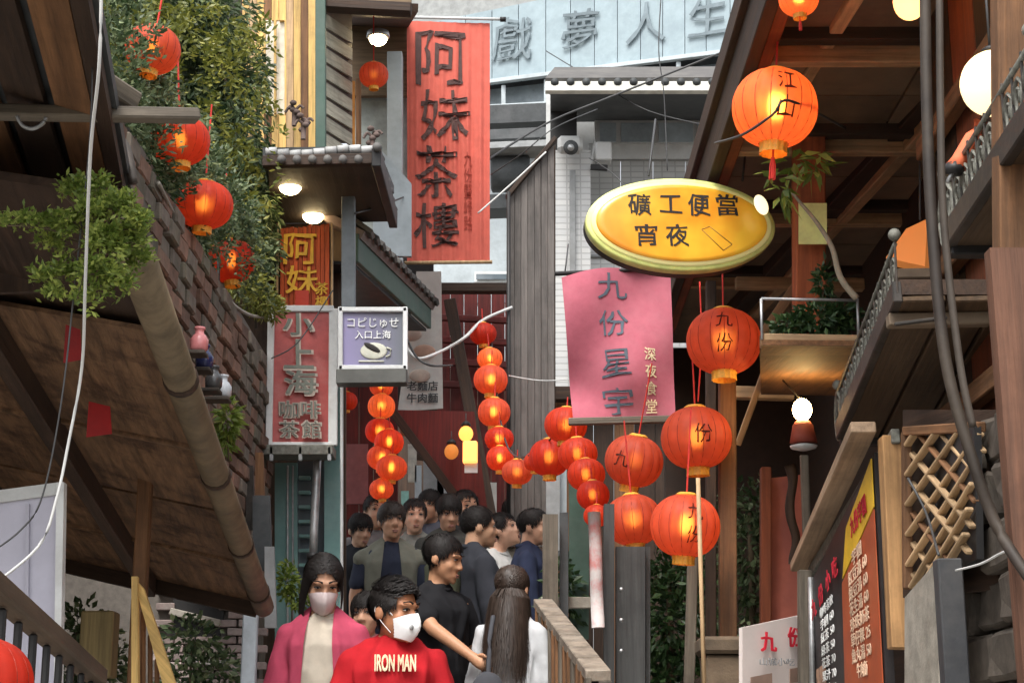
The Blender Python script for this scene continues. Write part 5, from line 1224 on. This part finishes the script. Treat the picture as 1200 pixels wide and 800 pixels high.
cable([P(1120, 668, 4.4), P(1150, 660, 4.2), P(1180, 645, 4.0), P(1215, 640, 3.9)], .003, WIRE_W, 'short white wire on the stone wall')
cable([P(596, 440, 11.2), P(640, 446, 11.2), P(690, 440, 11.5), P(720, 430, 12)], .004, WIRE_W, 'thin pale wire crossing the boarded partition')

cable([P(640, 60, 15.5), P(700, 96, 14), P(760, 130, 13.5), P(842, 150, 13)], .005, WIRE_D, 'thin slack wire under the large grey characters')
cable([P(690, 185, 12.8), P(720, 205, 12.8), P(742, 232, 12.6)], .004, WIRE_D, 'short thin wire behind the top of the oval sign')
cable([P(416, 250, 9.0), P(450, 240, 10), P(480, 228, 11.4)], .006, WIRE_D, 'dark wire from the small eave to the red banner')
cable([P(575, 205, 11.6), P(612, 180, 11.3), P(650, 150, 11.3), P(700, 128, 12)], .004, WIRE_D, 'thin dark wire rising over the boarded partition')
cable([P(1064, 560, 5.0), P(1085, 600, 4.9), P(1100, 650, 4.6)], .004, WIRE_D, 'thin black wire across the lattice panel')
cable([P(820, 330, 7.6), P(822, 400, 7.6), P(818, 470, 7.5)], .004, TASS, 'red cord hanging left of the red lantern with characters')
# ================================================================== PEOPLE
def voxel(bm, vs_, it=3):
    me = bpy.data.meshes.new('vx'); bm.to_mesh(me); bm.free()
    o = bpy.data.objects.new('vx', me); COL.objects.link(o)
    m = o.modifiers.new('r', 'REMESH'); m.mode = 'VOXEL'; m.voxel_size = vs_
    s = o.modifiers.new('s', 'SMOOTH'); s.factor = .5; s.iterations = it
    dg = bpy.context.evaluated_depsgraph_get(); dg.update()
    out = bpy.data.meshes.new_from_object(o.evaluated_get(dg))
    bpy.data.objects.remove(o); bpy.data.meshes.remove(me)
    for p in out.polygons: p.use_smooth = True
    return out
def capsule(bm, p0, r0, p1, r1, n=12):
    p0, p1 = Vector(p0), Vector(p1)
    ax = (p1-p0); L_ = ax.length; ax.normalize()
    a = ax.cross(Z if abs(ax.z) < .9 else X).normalized(); b = ax.cross(a); rings = []
    prof = [(-r0*math.cos(t), r0*math.sin(t)) for t in (.15, .5, .9, 1.3)] + [(L_*k, r0+(r1-r0)*k) for k in (.25, .5, .75)] + [(L_+r1*math.cos(t), r1*math.sin(t)) for t in (1.3, .9, .5, .15)]
    for (h, r) in prof:
        rings.append([bm.verts.new(p0 + ax*h + (a*math.cos(2*PI*k/n) + b*math.sin(2*PI*k/n))*r) for k in range(n)])
    for i in range(len(rings)-1):
        for k in range(n): bm.faces.new((rings[i][k], rings[i][(k+1) % n], rings[i+1][(k+1) % n], rings[i+1][k]))
    bm.faces.new(rings[0][::-1]); bm.faces.new(rings[-1])
def loft(bm, rings_, n=24):
    """rings: (z, halfwidth, halfdepth, y)"""
    rs = []
    for (z, wx, wy, y0) in rings_:
        r = []
        for k in range(n):
            a = 2*PI*k/n; c, s = math.cos(a), math.sin(a)
            r.append(bm.verts.new((wx*math.copysign(abs(c)**.85, c), y0+wy*math.copysign(abs(s)**.85, s), z)))
        rs.append(r)
    for i in range(len(rs)-1):
        for k in range(n): bm.faces.new((rs[i][k], rs[i][(k+1) % n], rs[i+1][(k+1) % n], rs[i+1][k]))
    bm.faces.new(rs[0][::-1]); bm.faces.new(rs[-1])
SKIN = {}
def skin(col):
    if col not in SKIN: SKIN[col] = mat('skin_%d' % len(SKIN), col, rough=.5, var=.10, scale=18, bump=.05, rnd=.02, stain=tuple(x*y for x, y in zip(col, (.95, .72, .62))), stain_amt=.3, stain_scale=14)
    return SKIN[col]
HAIRM = mat('black_hair', (.013, .010, .009), rough=.62, var=.4, scale=60, bump=0, spec=.3)
HAIRB = mat('brown_hair', (.034, .022, .016), rough=.5, var=.3, scale=30, bump=0, spec=.35)
EYEW = mat('eye_white', (.6, .58, .55), rough=.2, bump=0, var=.05); EYED = mat('eye_dark', (.012, .008, .006), rough=.15, bump=0)
LIP = mat('lip_skin', (.32, .15, .115), rough=.45, bump=0, var=.1); MASKW = mat('white_mask_cloth', (.74, .74, .74), rough=.85, var=.06, scale=30)
MASKP = mat('pale_pink_mask', (.70, .58, .57), rough=.85, var=.06, scale=30)
def on_head(d):     # point of the cranium/face ellipsoids in direction d (unit) - outer one
    best = 0
    for c, r in (((0, .012, .03), (.078, .098, .085)), ((0, -.018, -.03), (.065, .077, .085))):
        c = Vector(c); o = Vector((0, 0, 0)) - c
        A = sum((d[i]/r[i])**2 for i in range(3)); B = 2*sum(d[i]*o[i]/r[i]**2 for i in range(3)); C = sum((o[i]/r[i])**2 for i in range(3)) - 1
        q = B*B-4*A*C
        if q > 0: best = max(best, (-B+math.sqrt(q))/(2*A))
    return d*best
def hair_mesh(style, seed, n=900):
    rnd = random.Random(seed); bm = bmesh.new()
    def hairline(d):       # d: unit direction from head centre; true where hair grows
        az = abs(math.atan2(d.x, -d.y))          # 0 front, pi back
        el = math.asin(max(-1, min(1, d.z)))
        if style == 'bun': lim = .66 if az < .25 else max(-.45, .66-(az-.25)*1.15)
        elif style == 'long': lim = .72 if az < .55 else (.72 - (az-.55)*1.1)
        else: lim = .66 if az < .6 else (.66-(az-.6)*.85)
        if style == 'fringe': lim = .36 if az < .7 else (.36-(az-.7)*.6)
        lim = max(lim, -.75)
        return el > lim
    # scalp cap
    nu, nv = 40, 24; grid = {}
    for i in range(nv+1):
        for k in range(nu):
            th = PI*i/nv*.80; a = 2*PI*k/nu
            d = Vector((math.sin(th)*math.cos(a), math.sin(th)*math.sin(a), math.cos(th)))
            if hairline(d):
                p = on_head(d)*1.06; p += d*.004*mnoise.noise(p*60+Vector((seed, 0, 0)))
                grid[i, k] = bm.verts.new(p)
    for i in range(nv):
        for k in range(nu):
            q = [grid.get(t) for t in ((i, k), (i+1, k), (i+1, (k+1) % nu), (i, (k+1) % nu))]
            if all(q) and len(set(q)) == 4:
                try: bm.faces.new(q)
                except ValueError: pass
    crown = Vector((.015, .045, .11))
    for s in range(int(n*1.8)):
        for _ in range(30):
            d = Vector((rnd.gauss(0, 1), rnd.gauss(0, 1), rnd.gauss(.35, 1))).normalized()
            if hairline(d): break
        p = on_head(d)*1.055
        if style == 'long' or style == 'bun':
            flow = Vector((math.copysign(.8, d.x)*.7, .35 if style == 'bun' else .25, -.5))
            if style == 'bun': flow = Vector((math.copysign(.75, d.x), .55, -.35)) if d.y < .2 else Vector((-d.x*.6, .7, -.1))
        elif style == 'fringe': flow = (p-crown); flow.z -= .02
        elif style == 'quiff': flow = Vector((.5 if d.z > .5 else 0, -.55 if d.z > .5 else .15, .3 if d.z > .5 else -1))
        else: flow = (p-crown)*1.0 + Vector((0, -.02 if d.z > .5 else 0, -.03))
        flow = (flow.normalized() + Vector((rnd.gauss(0, .22), rnd.gauss(0, .22), rnd.gauss(0, .15)))).normalized()
        seg = 7 if style == 'long' else 4
        L_ = {'short': .035, 'fringe': .055, 'quiff': .04, 'bun': .06, 'long': .42}[style]*rnd.uniform(.7, 1.2)
        w_ = rnd.uniform(.0012, .0032); pts = [p]; q = p.copy(); lift = rnd.uniform(1.062, {'short': 1.15, 'fringe': 1.17, 'quiff': 1.20 if d.z > .6 else 1.085, 'bun': 1.09, 'long': 1.12}[style])
        for k in range(seg):
            if style == 'long' and q.z < -.01:
                fz = -1.0; nx = q.x*1.02; q = q + Vector(((nx-q.x) + rnd.gauss(0, .004), .004 + rnd.gauss(0, .003), -L_/seg))
                hyp = math.hypot(q.x/.10, (q.y-.03)/.115)
                if hyp < 1: q.x /= max(hyp, .3); q.y = .03 + (q.y-.03)/max(hyp, .3)
                if q.y < -.02: q.y = -.02
            else:
                q = q + flow*L_/seg
                dd = q.normalized(); sp = on_head(dd)
                q = dd*sp.length*(lift if q.length < sp.length*lift or style != 'quiff' else min(lift*1.06, q.length/sp.length))
                if style == 'long': flow = (flow*.5 + Vector((q.x*3, .1, -.7)))
                flow.normalize()
            pts.append(q.copy())
        for k in range(seg):
            a, b2 = pts[k], pts[k+1]; t = (b2-a); 
            if t.length < 1e-5: continue
            sd = t.normalized().cross(a if style != 'long' or a.z > -.02 else Vector((a.x, a.y-.03, 0))); 
            if sd.length < 1e-6: continue
            sd.normalize(); wa, wb = w_*(1-k/seg*.6), w_*(1-(k+1)/seg*.6)
            bm.faces.new([bm.verts.new(x) for x in (a-sd*wa, a+sd*wa, b2+sd*wb, b2-sd*wb)])
    if style == 'bun':
        for s_ in range(260):
            sg = 1 if s_ % 2 else -1; az = rnd.uniform(.75, 1.75); d = Vector((sg*math.sin(az), -math.cos(az), rnd.uniform(.1, .5))).normalized()
            q = on_head(d)*1.08; pts = [q.copy()]
            for k in range(6):
                q = q + Vector((sg*.002 - (q.x*.03 if q.z < -.05 else 0), .006+rnd.gauss(0, .002), -.03*rnd.uniform(.7, 1.2)))
                h_ = math.hypot(q.x/.083, q.y/.1)
                if h_ < 1: q.x /= h_
                pts.append(q.copy())
            for k in range(6):
                a, b2 = pts[k], pts[k+1]; sd = (b2-a).cross(Vector((sg, -.3, 0))).normalized()*.003
                bm.faces.new([bm.verts.new(x) for x in (a-sd, a+sd, b2+sd*.7, b2-sd*.7)])
        ball_bm((0, .115, .02), (.035, .03, .04), bm, 14, 10)
    me = bpy.data.meshes.new('hair'); bm.to_mesh(me); bm.free()
    for p_ in me.polygons: p_.use_smooth = True
    return me
def wrinkle(me, amp, sc, seed):
    nv = len(me.vertices); nb = [0.0]*(3*nv); me.vertex_normals.foreach_get('vector', nb)
    cs = [0.0]*(3*nv); me.vertices.foreach_get('co', cs)
    for i in range(nv):
        q = Vector(cs[3*i:3*i+3])*sc; q.z *= .7
        rg_ = 1-abs(mnoise.noise(Vector((q.x*1.2, q.y*1.2, q.z*.55))+Vector((seed, 0, 0))))*3.2
        f = max(-.4, rg_)*.6 + mnoise.noise(q*2.3+Vector((0, seed, 0)))*.45
        for j in range(3): cs[3*i+j] += nb[3*i+j]*amp*f
    me.vertices.foreach_set('co', cs); me.update()
def person(label, px, py, d, H=None, yaw=0, head_yaw=0, head_pitch=0, hair='short', hair_m=None, sk=(0.53, 0.29, 0.18), top='tee', top_c=(.1, .1, .1), over=None, over_c=None,
           legs_c=(.03, .035, .05), mask=None, arms=None, fem=False, vox=.013, seed=1, name='person', head_roll=0, vest=False, extra=None, hair_n=900, hdz=-.025):
    hc = P(px, py, d); gz = G(d)
    H = H or (hc.z-gz)/.935
    gz2 = hc.z - .935*H - hdz
    base = Vector((hc.x, d, gz2))
    k = H/1.7; hk = k if H > 1.45 else k*1.18
    T = thing(name, label, 'person', base, None, 0)
    BM = Matrix.Translation(base) @ Matrix.Rotation(yaw, 4, 'Z') @ Matrix.Scale(k, 4)
    hcl = Vector((0, -.03, 1.59 + hdz))
    HM = Matrix.Translation(hcl) @ Matrix.Rotation(head_yaw-yaw, 4, 'Z') @ Matrix.Rotation(head_roll, 4, 'Y') @ Matrix.Rotation(head_pitch, 4, 'X') @ Matrix.Scale(hk/k, 4)
    sw_ = .142 if fem else .168; hip = .15 if fem else .148
    ax_ = .185 if fem else .222
    arms = arms or (((ax_, .0, 1.10), (ax_, -.06, .86)), ((-ax_, .0, 1.10), (-ax_, -.06, .86)))
    # ---- body: one continuous skin surface
    b = bmesh.new()
    loft(b, [(.80, hip*.8, .09, 0), (.92, hip, .105, .01), (1.05, hip*.86, .09, 0), (1.18, sw_*.80, .10, 0), (1.29, sw_*.90, .105, 0), (1.36, sw_*.80, .082, .005), (1.405, sw_*.48, .06, .012), (1.44, .055, .052, .014)])
    capsule(b, (0, .014, 1.37), .056, (0, -.002, 1.53), .052)
    sh = []
    for s, (e, w_) in zip((1, -1), arms):
        p = Vector((s*(sw_-.005), .005, 1.335)); e, w_ = Vector(e), Vector(w_); sh.append((p, e, w_))
        capsule(b, p, .047, e, .038); capsule(b, e, .038, w_, .026)
        h = (w_-e).normalized(); capsule(b, w_, .026, w_ + h*.06, .034); capsule(b, w_ + h*.03, .03, w_ + h*.085, .03)
    for s in (1, -1):
        capsule(b, (s*.03, .02, 1.42), .034, (s*(sw_-.03), .008, 1.352), .036)
        capsule(b, (s*.085, 0, .88), .085, (s*.09, -.005, .48), .055); capsule(b, (s*.09, -.005, .48), .054, (s*.095, .01, .09), .036)
    def hd(c): return HM @ Vector(c)
    def hball(c, r):
        ball_bm((0, 0, 0), (1, 1, 1), b, 16, 10, HM @ Matrix.Translation(c) @ Matrix.Diagonal((*r, 1)))
    hs = hk/k
    hball((0, .012, .03), (.076, .096, .083)); hball((0, -.018, -.03), (.063, .075, .083)); hball((0, -.045, -.08), (.042, .042, .035)); hball((0, -.078, -.103), (.018, .016, .016))
    hball((.034, -.054, -.03), (.026, .026, .028)); hball((-.034, -.054, -.03), (.026, .026, .028))
    hball((0, -.084, -.072), (.026, .013, .016))
    for s in (1, -1):
        hball((s*.077, .012, -.012), (.011, .022, .033)); hball((s*.013, -.103, -.036), (.011, .012, .009))
        capsule(b, hd((s*.012, -.088, .024)), .010*hs, hd((s*.048, -.074, .022)), .008*hs)
    capsule(b, hd((0, -.086, .008)), .009*hs, hd((0, -.106, -.032)), .013*hs)
    me = voxel(b, vox, 3)
    # five fingers on each hand, rooted in the palm
    b = bmesh.new(); b.from_mesh(me)
    for (p, e, w_), s in zip(sh, (1, -1)):
        h = (w_-e).normalized(); sd = h.cross(Vector((s, .2, 0))).normalized(); nn = sd.cross(h).normalized()
        for f, (o, l) in enumerate(((-.026, .062), (-.009, .072), (.008, .068), (.024, .052))):
            r0 = w_ + h*.085 + sd*o; m1 = r0 + h*l*.55 - nn*.008*s; e1 = m1 + h*l*.4 - nn*.022*s
            tube_bm(smoothpath([r0 - h*.03, r0, m1, e1], 3), .0095, b, 7, .007)
        r0 = w_ + h*.03 - sd*.03; tube_bm(smoothpath([r0 + sd*.015, r0 - sd*.012 + h*.025, r0 - sd*.016 + h*.06], 3), .011, b, 7, .008)
    bmesh.ops.recalc_face_normals(b, faces=b.faces)
    bm_obj('body', b, skin(sk), T, BM, True)
    # ---- clothes
    def garment(nm, m, infl, sleeve, hem, amp=.015, front=None, sc=9, neck=0, thick=False, sd_=0):
        b = bmesh.new()
        loft(b, [(hem, hip*(1.03)+infl, .112+infl, .008), (1.0, hip*.98+infl, .108+infl, .004), (1.1, hip*.92+infl+.004, .10+infl, 0), (1.20, sw_*.85+infl, .108+infl, -.003), (1.30, sw_*.92+infl, .110+infl, -.004), (1.36, sw_*.85+infl*.6, .086+infl, .003), (1.405+neck, sw_*.52+infl*.5, .062+infl*.7, .012), (1.43+neck, .066+infl*.4, .060+infl*.4, .014)])
        for p, e, w_ in sh:
            q = p.lerp(e, sleeve) if sleeve <= 1 else e.lerp(w_, sleeve-1)
            sg = 1 if p.x > 0 else -1
            capsule(b, (sg*.035, .02, 1.418+neck), .034+infl*.6, (sg*(sw_-.025), .006, 1.35), .038+infl*.6)
            if sleeve <= 1: capsule(b, p, .047+infl*.7, q, .050+infl)
            else: capsule(b, p, .047+infl*.7, e, .042+infl); capsule(b, e, .042+infl, q, .032+infl)
        g = voxel(b, max(vox, .011), 3); wrinkle(g, amp, sc, seed*3.1+sd_)
        if front is not None:
            b = bmesh.new(); b.from_mesh(g); bpy.data.meshes.remove(g)
            for sg in (1, -1):
                pn = Vector((sg, 0, front[1])).normalized(); bmesh.ops.bisect_plane(b, geom=b.verts[:]+b.edges[:]+b.faces[:], plane_co=Vector((sg*front[0], 0, 1.42)), plane_no=pn)
            kill = [f for f in b.faces if (lambda c: c.y < .02 and abs(c.x-front[2]*(1.4-c.z)) < front[0] + front[1]*max(0, 1.42-c.z))(f.calc_center_median())]
            bmesh.ops.delete(b, geom=kill, context='FACES'); g = bpy.data.meshes.new(nm); b.to_mesh(g); b.free()
        return mesh_obj(nm, g, m, T, BM, True)
    tc_ = cloth('cloth_%s_%d' % (name, seed), top_c)
    if top == 'tee': sh_o = garment('shirt', tc_, .010, .62, .86)
    elif top == 'long': sh_o = garment('shirt', tc_, .010, 1.9, .84)
    elif top == 'jacket': sh_o = garment('jacket', tc_, .022, 1.92, .80, .010, neck=.012)
    # collar ring
    b = bmesh.new(); pts = [Vector((.068*math.cos(t*.2618), .012+.066*math.sin(t*.2618), 1.425 + .020*math.sin(t*.2618))) for t in range(25)]
    tube_bm(pts, .010 if top != 'jacket' else .017, b, 7, cap=False)
    bm_obj('collar', b, tc_, T, BM, True)
    if over:
        oc_ = cloth('over_%d' % seed, over_c)
        garment({'cardigan': 'cardigan', 'vest': 'vest'}[over], oc_, .024, 1.88 if over == 'cardigan' else .02, .78, .009, front=(.052, .06, 0) if over == 'cardigan' else (.045, .10, 0), neck=.008, sd_=5)
    b = bmesh.new()
    for s in (1, -1):
        capsule(b, (s*.085, 0, .90), .098, (s*.092, 0, .47), .072); capsule(b, (s*.092, 0, .47), .07, (s*.098, .01, .10), .056)
    capsule(b, (-.07, .005, .93), .10, (.07, .005, .93), .10)
    g = voxel(b, .016, 3); wrinkle(g, .006, 9, seed); mesh_obj('trousers', g, cloth('legs_%d' % seed, legs_c), T, BM, True)
    for s in (1, -1):
        b = bmesh.new(); capsule(b, (s*.1, .05, .045), .045, (s*.105, -.12, .035), .036); capsule(b, (s*.1, .04, .05), .04, (s*.098, .01, .11), .042); g = voxel(b, .014, 2)
        for v in g.vertices: v.co.z = max(v.co.z, .004)
        mesh_obj('shoe', g, BLACK, T, BM, True)
    # ---- head details
    HW = BM @ HM
    mesh_obj('hair', hair_mesh(hair, seed, hair_n), hair_m or HAIRM, T, HW)
    for s in (1, -1):
        ey = bm_obj('eye', ball_bm((s*.031, -.0795, .004), (.0135, .007, .0046), None, 12, 8), EYEW, T, HW, True)
        bm_obj('iris', ball_bm((s*.031, -.0855, .004), (.0052, .004, .0046), None, 10, 6), EYED, ey, HW, True)
        b = bmesh.new(); tube_bm([(s*.016, -.0855, .007), (s*.024, -.0885, .0095), (s*.034, -.0875, .0098), (s*.046, -.0795, .0055)], .0026, b, 5); bm_obj('eyelid', b, HAIRM, ey, HW, True)
        b = bmesh.new(); tube_bm(smoothpath([(s*.013, -.0985, .030), (s*.03, -.0955, .036), (s*.05, -.078, .030)], 4), .0042, b, 6, .002); bm_obj('eyebrow', b, hair_m or HAIRM, T, HW, True)
    if not mask:
        b = bmesh.new(); ball_bm((0, -.0965, -.0695), (.0225, .0065, .005), b, 12, 8); ball_bm((0, -.0955, -.078), (.018, .007, .0055), b, 12, 8); bm_obj('lips', b, LIP, T, HW, True)
    else:
        b = bmesh.new(); rows = []
        for i in range(13):
            v = i/12; row = []
            for j in range(25):
                a = (j/24-.5)*2*1.22
                z_ = -.018 - .098*v + .014*math.cos(a*1.3)*(1-v) - .012*abs(a)*(1-v) + .012*abs(a)*v
                bulge = math.sin(PI*min(1, max(0, v*.9+.08)))
                ry = .083 + .034*bulge*math.cos(a*.9)**2 + (.014*math.exp(-(a*5)**2)*(1-v)) - .004*v
                rx = .067 - .020*v
                row.append(b.verts.new((rx*math.sin(a)*1.02, -.012 - (ry)*math.cos(a)**.8 + .0012*math.sin(v*40), z_)))
            rows.append(row)
        for i in range(12):
            for j in range(24): b.faces.new((rows[i][j], rows[i][j+1], rows[i+1][j+1], rows[i+1][j]))
        mo = bm_obj('mask', b, mask, T, HW, True)
        for s in (1, -1):
            b = bmesh.new(); tube_bm(smoothpath([(s*.064, -.045, -.02), (s*.077, -.01, .01), (s*.083, .018, .018), (s*.082, .03, -.01), (s*.074, -.005, -.05), (s*.06, -.04, -.085)], 4), .0016, b, 5)
            bm_obj('ear_loop', b, mask, mo, HW, True)
    T['yaw_note'] = 0; del T['yaw_note']
    return T, BM, HW
def wl(x, y, z, yaw): c, n = math.cos(-yaw), math.sin(-yaw); return (x*c-y*n, x*n+y*c, z)
# nearest: man in red printed shirt, mask, looking to the right
M1, BM1, HW1 = person('man in bright red printed T-shirt and white mask, nearest in the crowd', 462, 716, 6.67, yaw=.12, head_yaw=.95, head_pitch=.10, hair='quiff', hdz=-.055, sk=(0.42, 0.19, 0.10), top='tee', top_c=(.40, .014, .02), mask=MASKW, vox=.0075, seed=1, hair_n=1700)
def shirt_print(s, w_, h_, z_, m):
    text(s, m, M1, BM1 @ frame(Vector((0, -.128, z_)), X, Vector((0, .02, 1))), w=w_, h=h_, off=.035, depth=.012, name='shirt_print')
shirt_print('IRON MAN', .155, .06, 1.33, INK_C)
b = bmesh.new(); ball_bm((0, 0, 0), (.008, .004, .008), b, 10, 6)
bm_obj('mask_valve', ball_bm((0, 0, 0), (.011, .006, .011), None, 12, 8), mat('valve_grey', (.3, .3, .3)), M1, HW1 @ Matrix.Translation((-.03, -.116, -.06)), True)
# woman in pink cardigan
person('woman in pink cardigan and cream knit with pale mask at the left', 380, 683, 7.42, yaw=-.05, head_yaw=.22, head_pitch=.42, hair='bun', sk=(0.59, 0.33, 0.21), top='long', top_c=(.60, .53, .43), over='cardigan', over_c=(.50, .075, .13), mask=MASKP, fem=True, vox=.0085, seed=2, hair_n=1500)
# small dark haired child between them
person('dark haired child half hidden behind the man in red', 430, 722, 8.16, H=1.28, yaw=0, head_yaw=-.2, hair='fringe', sk=(0.55, 0.31, 0.20), top='tee', top_c=(.5, .2, .22), vox=.012, seed=3)
# man in black T-shirt, profile to the right
person('man in plain black T-shirt turned right with outstretched forearm', 515, 655, 8.62, yaw=.75, head_yaw=1.25, head_pitch=.22, hair='short', sk=(0.48, 0.25, 0.14), top='tee', top_c=(.014, .014, .016), vox=.0095, seed=4, hair_n=1400,
       arms=(((.27, .02, 1.10), (.24, -.22, 1.05)), (wl(-.02, -.22, 1.20, .75), wl(.17, -.30, 1.06, .75))))
# long haired woman from behind
person('woman with long dark hair and pale grey shirt seen from behind', 599, 690, 8.39, yaw=2.85, head_yaw=2.75, head_pitch=.12, hair='long', hair_m=HAIRB, sk=(0.57, 0.32, 0.20), top='long', top_c=(.50, .51, .52), fem=True, vox=.012, seed=5, hair_n=2600)
# back rows
person('man in olive vest over navy shirt facing the camera', 459, 611, 10.81, yaw=.1, head_yaw=.3, hair='fringe', hair_m=HAIRB, sk=(0.53, 0.29, 0.18), top='tee', top_c=(.03, .035, .055), over='vest', over_c=(.17, .17, .135), vox=.0105, seed=6, hair_n=1000)
person('pale faced person in grey top behind the man in the olive vest', 486, 606, 11.73, yaw=0, head_yaw=.2, hair='short', sk=(0.63, 0.38, 0.26), top='jacket', top_c=(.22, .225, .20), vox=.012, seed=7)
person('man with thick dark hair looking down at the centre back', 525, 601, 11.38, yaw=.2, head_yaw=.3, head_pitch=.3, hair='fringe', sk=(0.50, 0.28, 0.18), top='jacket', top_c=(.05, .05, .045), vox=.012, seed=8)
_t9, BM9, _h9 = person('dark haired man in charcoal jacket and olive backpack turned away behind the black T-shirt', 556, 617, 10.23, yaw=2.0, head_yaw=1.75, hair='short', sk=(0.55, 0.32, 0.20), top='jacket', top_c=(.035, .037, .045), vox=.012, seed=9)
person('man in white shirt gazing up to the right', 585, 622, 11.15, yaw=1.2, head_yaw=1.15, head_pitch=-.3, hair='short', sk=(0.63, 0.37, 0.25), top='tee', top_c=(.55, .55, .53), vox=.012, seed=10)
person('person in navy jacket beside the fence posts', 621, 618, 10.70, yaw=1.5, head_yaw=1.2, hair='short', sk=(0.55, 0.32, 0.21), top='jacket', top_c=(.022, .028, .055), vox=.012, seed=11)
person('person in black jacket at the left rear by the teal shop front', 421, 622, 11.38, yaw=.4, head_yaw=.5, head_pitch=.2, hair='fringe', sk=(0.50, 0.30, 0.20), top='jacket', top_c=(.018, .02, .024), vox=.012, seed=12)
_t, _b, HWc = person('small person in dark top and white cap at the far left rear', 408, 612, 12.42, yaw=-.4, head_yaw=-.6, hair='short', sk=(0.53, 0.31, 0.20), top='jacket', top_c=(.03, .03, .035), vox=.014, seed=13)
for i, (px, py, dd, yw, hr, tcol, lab) in enumerate((
    (440, 600, 11.9, .3, 'short', (.20, .20, .20), 'far person in grey jacket between the back row and the left lantern string'),
    (505, 594, 12.0, -.3, 'fringe', (.10, .11, .14), 'far person with fringe above the centre back of the crowd'),
    (543, 596, 11.9, .5, 'short', (.03, .03, .03), 'far person in black jacket under the middle lantern string'),
    (603, 602, 11.6, .9, 'short', (.30, .27, .22), 'far person in beige jacket left of the navy jacket'))):
    person(lab, px, py, dd, yaw=yw, head_yaw=yw, hair=hr, sk=(0.53, 0.31, 0.20), top='jacket', top_c=tcol, vox=.016, seed=20+i, hair_n=500)
g = box_bm(.27, .14, .40, .05)
bmesh.ops.subdivide_edges(g, edges=g.edges[:], cuts=2, use_grid_fill=True)
for v in g.verts: v.co += v.co.normalized()*.02*mnoise.noise(v.co*9)
bp9 = bm_obj('backpack', g, cloth('backpack_cloth', (.075, .08, .05)), _t9, BM9 @ Matrix.Translation((0, .20, 1.17)), True)
g = box_bm(.2, .05, .16, .02); bm_obj('backpack_pocket', g, bpy.data.materials['backpack_cloth'], bp9, BM9 @ Matrix.Translation((0, .285, 1.08)), True)
b = bmesh.new(); ball_bm((0, .012, .052), (.088, .108, .078), b, 18, 12)
bmesh.ops.delete(b, geom=[v for v in b.verts if v.co.z < .045], context='VERTS')
for k in range(9):
    pass
cap_o = bm_obj('cap', b, MASKW, _t, HWc, True)
b = bmesh.new(); ball_bm((0, -.10, .05), (.07, .075, .008), b, 16, 8); bm_obj('brim', b, MASKW, cap_o, HWc, True)
# grey shoulder bag on the long haired woman's side
bg_ = thing('shoulder_bag', 'dark grey slouchy bag beside the long haired woman', 'bag', P(562, 812, 7.9))
g = bmesh.new(); ball_bm((0, 0, 0), (.085, .05, .12), g, 20, 14)
for v in g.verts: v.co *= 1+.10*mnoise.noise(v.co*12)
bm_obj('pouch', g, cloth('bag_cloth', (.06, .062, .07)), bg_, Matrix.Translation(P(572, 818, 7.9)), True)
tube('strap', smoothpath([P(572, 800, 7.9), P(574, 750, 7.95), P(578, 722, 8.05)], 4), .012, bpy.data.materials['bag_cloth'], bg_, 6)
